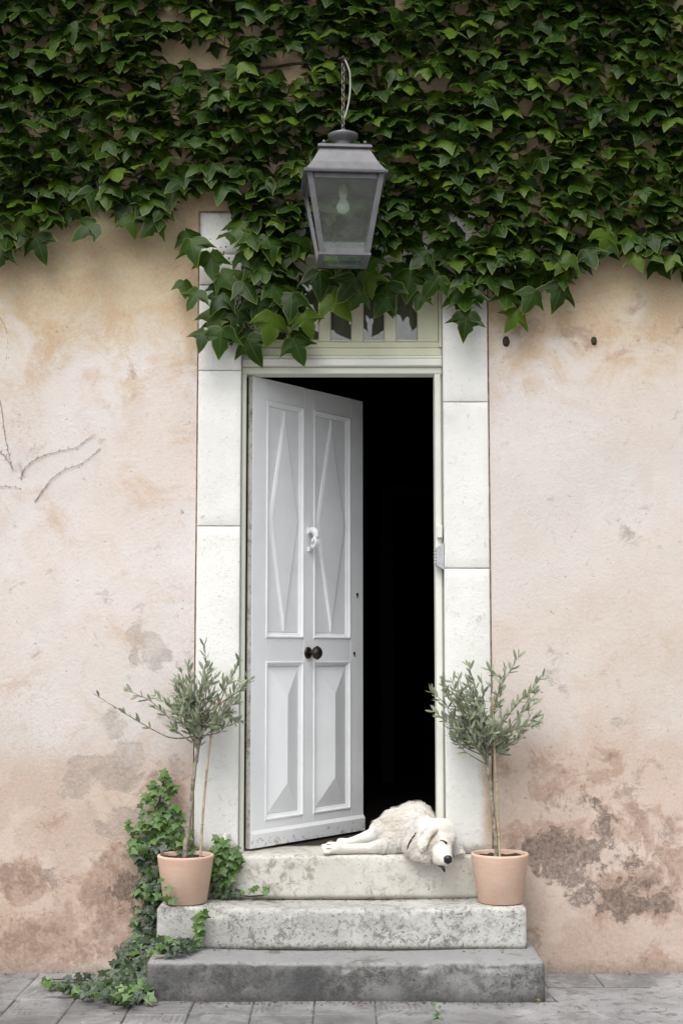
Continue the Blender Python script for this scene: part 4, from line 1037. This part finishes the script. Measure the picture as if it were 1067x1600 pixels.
# the other forepaw peeping out beyond the muzzle
chain(dm, [(P(700,1322,-.03),.034),(P(712,1330,-.05),.026),(P(718,1332,-.058),.023)])
for k in range(3): dm.ball(P(716+3.2*k,1334-1.2*k,-.078+.004*k), (.009,.010,.010), 8, 6)
tmp = dm.build('dog_raw', None, fix=False)
rm = tmp.modifiers.new('r', 'REMESH'); rm.mode = 'VOXEL'; rm.voxel_size = .0075
sm_ = tmp.modifiers.new('s', 'SMOOTH'); sm_.iterations = 7; sm_.factor = .5
dg = bpy.context.evaluated_depsgraph_get(); dg.update()
bme = bpy.data.meshes.new_from_object(tmp.evaluated_get(dg)); bme.name = 'body'
bpy.data.objects.remove(tmp)
nv = len(bme.vertices); cov = np.zeros(nv*3); bme.vertices.foreach_get('co', cov); cov = cov.reshape(-1,3)
cov[:,2] = np.maximum(cov[:,2], np.where(cov[:,1] > Y3, ZS+.002, -9)) ; cov[:,2] = np.where((cov[:,2] < ZS+.002) & (cov[:,1] > Y3), ZS+.002, cov[:,2])
bme.vertices.foreach_set('co', (cov-np.array(DO)).ravel()); bme.update()
bme.polygons.foreach_set('use_smooth', [True]*len(bme.polygons))
t_ = NT('dog_skin'); co = t_.co()
c = t_.mix(t_.ramp(t_.noise(14, 6, .6, .4, co), .35, .7), (.68, .63, .56), (.76, .73, .68))
M['skin'] = t_.done(t_.principled(Base_Color=c, Roughness=.9, Specular_IOR_Level=.15, Normal=t_.bump(t_.noise(90, 5, .7, .5, co), .5, .006)))
bme.materials.clear(); body = link('body', bme, M['skin'], dog)
from mathutils.bvhtree import BVHTree
bvh = BVHTree.FromPolygons([tuple(v) for v in cov], [tuple(p.vertices) for p in bme.polygons])
def hit(px, py, off=0.):
    d = ray(px, py).normalized(); loc, n, i, dist = bvh.ray_cast(CAMP, d)
    if loc is None: loc, n, i, dist = bvh.find_nearest(P(px, py, -.13))
    return loc + n*off, n
M['black'] = simple('dog_nose', (.012,.011,.012), .35, 0, .2, 120, .4)
M['lip'] = simple('dog_lip', (.035,.022,.018), .5, 0, .3, 90, .2)
M['pink'] = simple('paw_pad', (.42,.27,.22), .8, 0, .2, 60, .3)
nc, nn = hit(699.5, 1343)
m = MB()
for dx, dz, r_ in ((0,.005,(.021,.016,.016)),(-.008,-.005,(.012,.013,.012)),(.008,-.005,(.012,.013,.012)),(0,-.013,(.008,.009,.010))): m.ball(nc-DO+V((dx,-.003,dz)), r_, 14, 9)
nose_o = m.build('nose', M['black'], dog); M['hole'] = simple('nostril', (.003,.003,.003), .6)
m = MB()
for s in (-1,1): m.ball(nc-DO+V((s*.0085,-.0135,-.001)), (.004,.003,.0032), 8, 6)
m.build('nostrils', M['hole'], nose_o)
def line(px, radii, mat, name, off=.003):
    m = MB(); pts = [hit(a, b, off)[0]-DO for a, b in px]; sp_ = spline(pts, 14); rr = [interp([(i/(len(radii)-1), q) for i, q in enumerate(radii)], k/14) for k in range(15)]
    m.tube(sp_, rr, 8); return m.build(name, mat, dog)
line([(687,1313.5),(690,1313.6),(693,1315),(695.5,1317),(697.5,1318.5)], [.0018,.003,.004,.0062,.0045], M['black'], 'eye', .0035)
line([(672,1343),(675,1348),(680,1351),(686,1352.5),(691,1354)], [.0015,.003,.0028,.0035,.005], M['lip'], 'mouth', .003)
m = MB(); q = hit(691,1354)[0]-DO; m.tube([q+V((-.002,-.004,.006)), q+V((.004,-.010,-.008)), q+V((.010,-.012,-.024))], [.006,.0085,.003], 8); m.build('lip', M['black'], dog)
line([(650,1303),(646,1309),(642,1315),(639,1322),(636,1331)], [.003,.005,.005,.004,.003], M['black'], 'collar', .006)
m = MB()
for k in range(3): m.ball(P(714.5+3.6*k,1336-1.0*k,-.088)-DO, (.006,.005,.005), 8, 6)
m.build('paw_pad', M['pink'], dog)
M['toe'] = simple('toe_crease', (.30,.22,.16), .9)
for q_ in ([(509.5,1321.5),(513,1320),(518,1319.5)], [(508.5,1326.5),(513,1325.5),(518,1326)], [(512,1317),(516,1315.5),(520,1315.5)]): line(q_, [.0012,.0022,.0008], M['toe'], 'toe_crease', .0045)
# ear: a thick soft flap lying over the cheek
EO = [(683,1296),(676,1293),(667,1295),(659,1302),(654,1311),(652,1321),(654.5,1328),(660,1330.5),(665,1326.5),(668.5,1318),(672,1309),(678,1302)]
ec = (666,1311); rings = []
for f, off in ((1.0,.004),(1.0,.014),(.86,.022),(.55,.027),(.2,.029)):
    rings.append([hit(ec[0]+(a-ec[0])*f, ec[1]+(b-ec[1])*f)[0]-DO + (V((0,-1,.1)))*off for a, b in EO])
m = MB(); m.prism_rings(rings, True); t2 = NT('ear_skin')
M['ear'] = t2.done(t2.principled(Base_Color=(.62,.53,.42), Roughness=.9, Specular_IOR_Level=.15)); ear = m.build('ear', M['ear'], dog)

# coat: individual hairs, combed along the body
rf = np.random.RandomState(5)
me_l = [(bme, 1.0)]
tri = []
bme.calc_loop_triangles()
tv = np.zeros(len(bme.loop_triangles)*3, np.int32); bme.loop_triangles.foreach_get('vertices', tv); tv = tv.reshape(-1,3)
vn = np.zeros(nv*3); bme.vertices.foreach_get('normal', vn); vn = vn.reshape(-1,3)
cow = cov
def fur(cow, vn, tv, count, name, parent, mat, kind):
    a, b, c = cow[tv[:,0]], cow[tv[:,1]], cow[tv[:,2]]
    area = np.linalg.norm(np.cross(b-a, c-a), axis=1)*.5
    # spend the hairs where the photograph looks: the near side
    cen = (a+b+c)/3; wgt = area*np.where(cen[:,1] > .45, .35, 1.)*np.where(cen[:,2] < ZS+.006, .1, 1.)
    idx = rf.choice(len(tv), count, p=wgt/wgt.sum()); u = rf.rand(count); v = rf.rand(count); fl = u+v > 1; u[fl] = 1-u[fl]; v[fl] = 1-v[fl]
    w = 1-u-v; p = a[idx]*w[:,None]+b[idx]*u[:,None]+c[idx]*v[:,None]
    n = vn[tv[idx,0]]*w[:,None]+vn[tv[idx,1]]*u[:,None]+vn[tv[idx,2]]*v[:,None]; n /= np.linalg.norm(n,axis=1)[:,None]+1e-9
    x, y, z = p.T
    sk_ = np.array(sk); nz_ = np.array(nc)
    leg = np.clip((.20-x)/.06, 0, 1); head = np.clip((.115-np.linalg.norm(p-sk_,axis=1))/.03, 0, 1)
    muz = np.clip((.115-np.linalg.norm(p-nz_,axis=1))/.05, 0, 1); head = np.maximum(head, muz)
    flow = np.tile(np.array([-.55,.35,-.55]), (count,1))
    flow = flow*(1-leg[:,None]) + np.array([-1,-.05,-.15])*leg[:,None]
    hf = (p-nz_); hf /= np.linalg.norm(hf,axis=1)[:,None]+1e-9
    flow = flow*(1-head[:,None]) + hf*head[:,None]
    # wavy locks: a smooth noise field turns the flow
    nf = np.array([noise.noise_vector((q[0]*26, q[1]*26, q[2]*26)) for q in p]); nf2 = np.array([noise.noise_vector((q[0]*70+9, q[1]*70, q[2]*70)) for q in p])
    body_w = (1-leg)*(1-head)
    flow = flow + nf*(.75*body_w+.15)[:,None] + nf2*(.45*body_w+.28)[:,None]
    flow -= n*np.sum(flow*n,axis=1)[:,None]; flow /= np.linalg.norm(flow,axis=1)[:,None]+1e-9
    if kind == 'ear': L = np.full(count, .012)
    else:
        paw = np.clip((.0-x)/.03,0,1)*leg
        L = .023*body_w + (.014-.008*paw)*leg*(1-head) + (.020*(1-muz)+.008*muz)*head
    L = L*(.6+.7*rf.rand(count))
    lift = (.24*body_w+.30) if kind != 'ear' else np.full(count,.25)
    lift = lift*(.7+.6*rf.rand(count))
    if kind != 'ear':      # stray hairs standing off the back
        st = (rf.rand(count) < .09) & (body_w > .5); L[st] *= 1.35; lift[st] *= 2.6
    d0 = flow+n*lift[:,None]*1.3; d0 /= np.linalg.norm(d0,axis=1)[:,None]
    d1 = flow+n*(lift*.4)[:,None]+nf2*.5*body_w[:,None]-np.array([0,0,.25]); d1 /= np.linalg.norm(d1,axis=1)[:,None]
    d2 = d1-n*.25+np.array([0,0,-.25])+nf2*.6*body_w[:,None]; d2 /= np.linalg.norm(d2,axis=1)[:,None]
    q0 = p-n*.001; q1 = q0+d0*(L/3)[:,None]; q2 = q1+d1*(L/3)[:,None]; q3 = q2+d2*(L/3)[:,None]
    pts = np.stack([q0,q1,q2,q3],1)
    if kind != 'ear':     # locks: hairs lean together towards the hair at the middle of their lock
        from mathutils.kdtree import KDTree
        kc = 4200; kd = KDTree(kc)
        for i in range(kc): kd.insert(p[i], i)
        kd.balance(); near = np.array([kd.find(q)[1] for q in p])
        pull = ((.26+.10*body_w)*(1-.7*leg))[:,None]
        for k, f_ in ((1,.35),(2,.62),(3,.8)): pts[:,k] += (pts[near,k]-pts[:,k])*f_*pull*.85
    keep = np.ones(count,bool)
    for (ex, ey, rr) in ((688,1313.5,.004),(693,1315,.006),(696.5,1318,.008),(677,1349.5,.004),(685,1352,.005),(691,1355,.006)):
        e_ = np.array(hit(ex,ey)[0]); keep &= np.linalg.norm(p-e_,axis=1) > rr
    keep &= np.linalg.norm(p-nz_,axis=1) > .017
    for k in (1,2,3):
        inside = (pts[:,k,1] > Y3) & (pts[:,k,2] < ZS+.002); pts[inside,k,2] = ZS+.002
    pts = pts[keep]; n_ = len(pts)
    hc = bpy.data.hair_curves.new(name); hc.add_curves([4]*n_)
    hc.attributes['position'].data.foreach_set('vector', (pts-np.array(DO)).astype(np.float32).ravel())
    ra = hc.attributes.get('radius') or hc.attributes.new('radius','FLOAT','POINT')
    ra.data.foreach_set('value', np.tile(np.array([.00075,.00075,.0006,.0002],np.float32), n_))
    tn = hc.attributes.new('tone','FLOAT','CURVE')
    tan = .5*np.array([noise.noise((q[0]*9, q[1]*9, q[2]*9)) for q in p[keep]])+.40*rf.rand(n_) + .10
    e_ = np.array(hit(676,1316)[0]); tan += np.clip(1-np.linalg.norm(p[keep]-e_,axis=1)/.045,0,1)*.8 + np.clip((.585-z[keep])/.03,0,1)*.35
    tn.data.foreach_set('value', np.clip(tan,0,1).astype(np.float32))
    hc.materials.append(mat); o = bpy.data.objects.new(name, hc); col.objects.link(o); o.parent = parent; stuff(o); return o
tf = NT('dog_coat'); fc = tf.mix(tf.attr('tone'), (.765, .755, .73), (.60, .53, .42))
M['coat'] = tf.done(tf.principled(Base_Color=fc, Roughness=.75, Specular_IOR_Level=.25))
fur(cov, vn, tv, 46000, 'fur', dog, M['coat'], 'body')
em = ear.data; em.calc_loop_triangles(); ne = len(em.vertices)
ec_ = np.zeros(ne*3); em.vertices.foreach_get('co', ec_); ec_ = ec_.reshape(-1,3)+np.array(DO); en = np.zeros(ne*3); em.vertices.foreach_get('normal', en)
et = np.zeros(len(em.loop_triangles)*3, np.int32); em.loop_triangles.foreach_get('vertices', et)
fur(ec_, en.reshape(-1,3), et.reshape(-1,3), 3500, 'ear_fur', dog, M['coat'], 'ear')
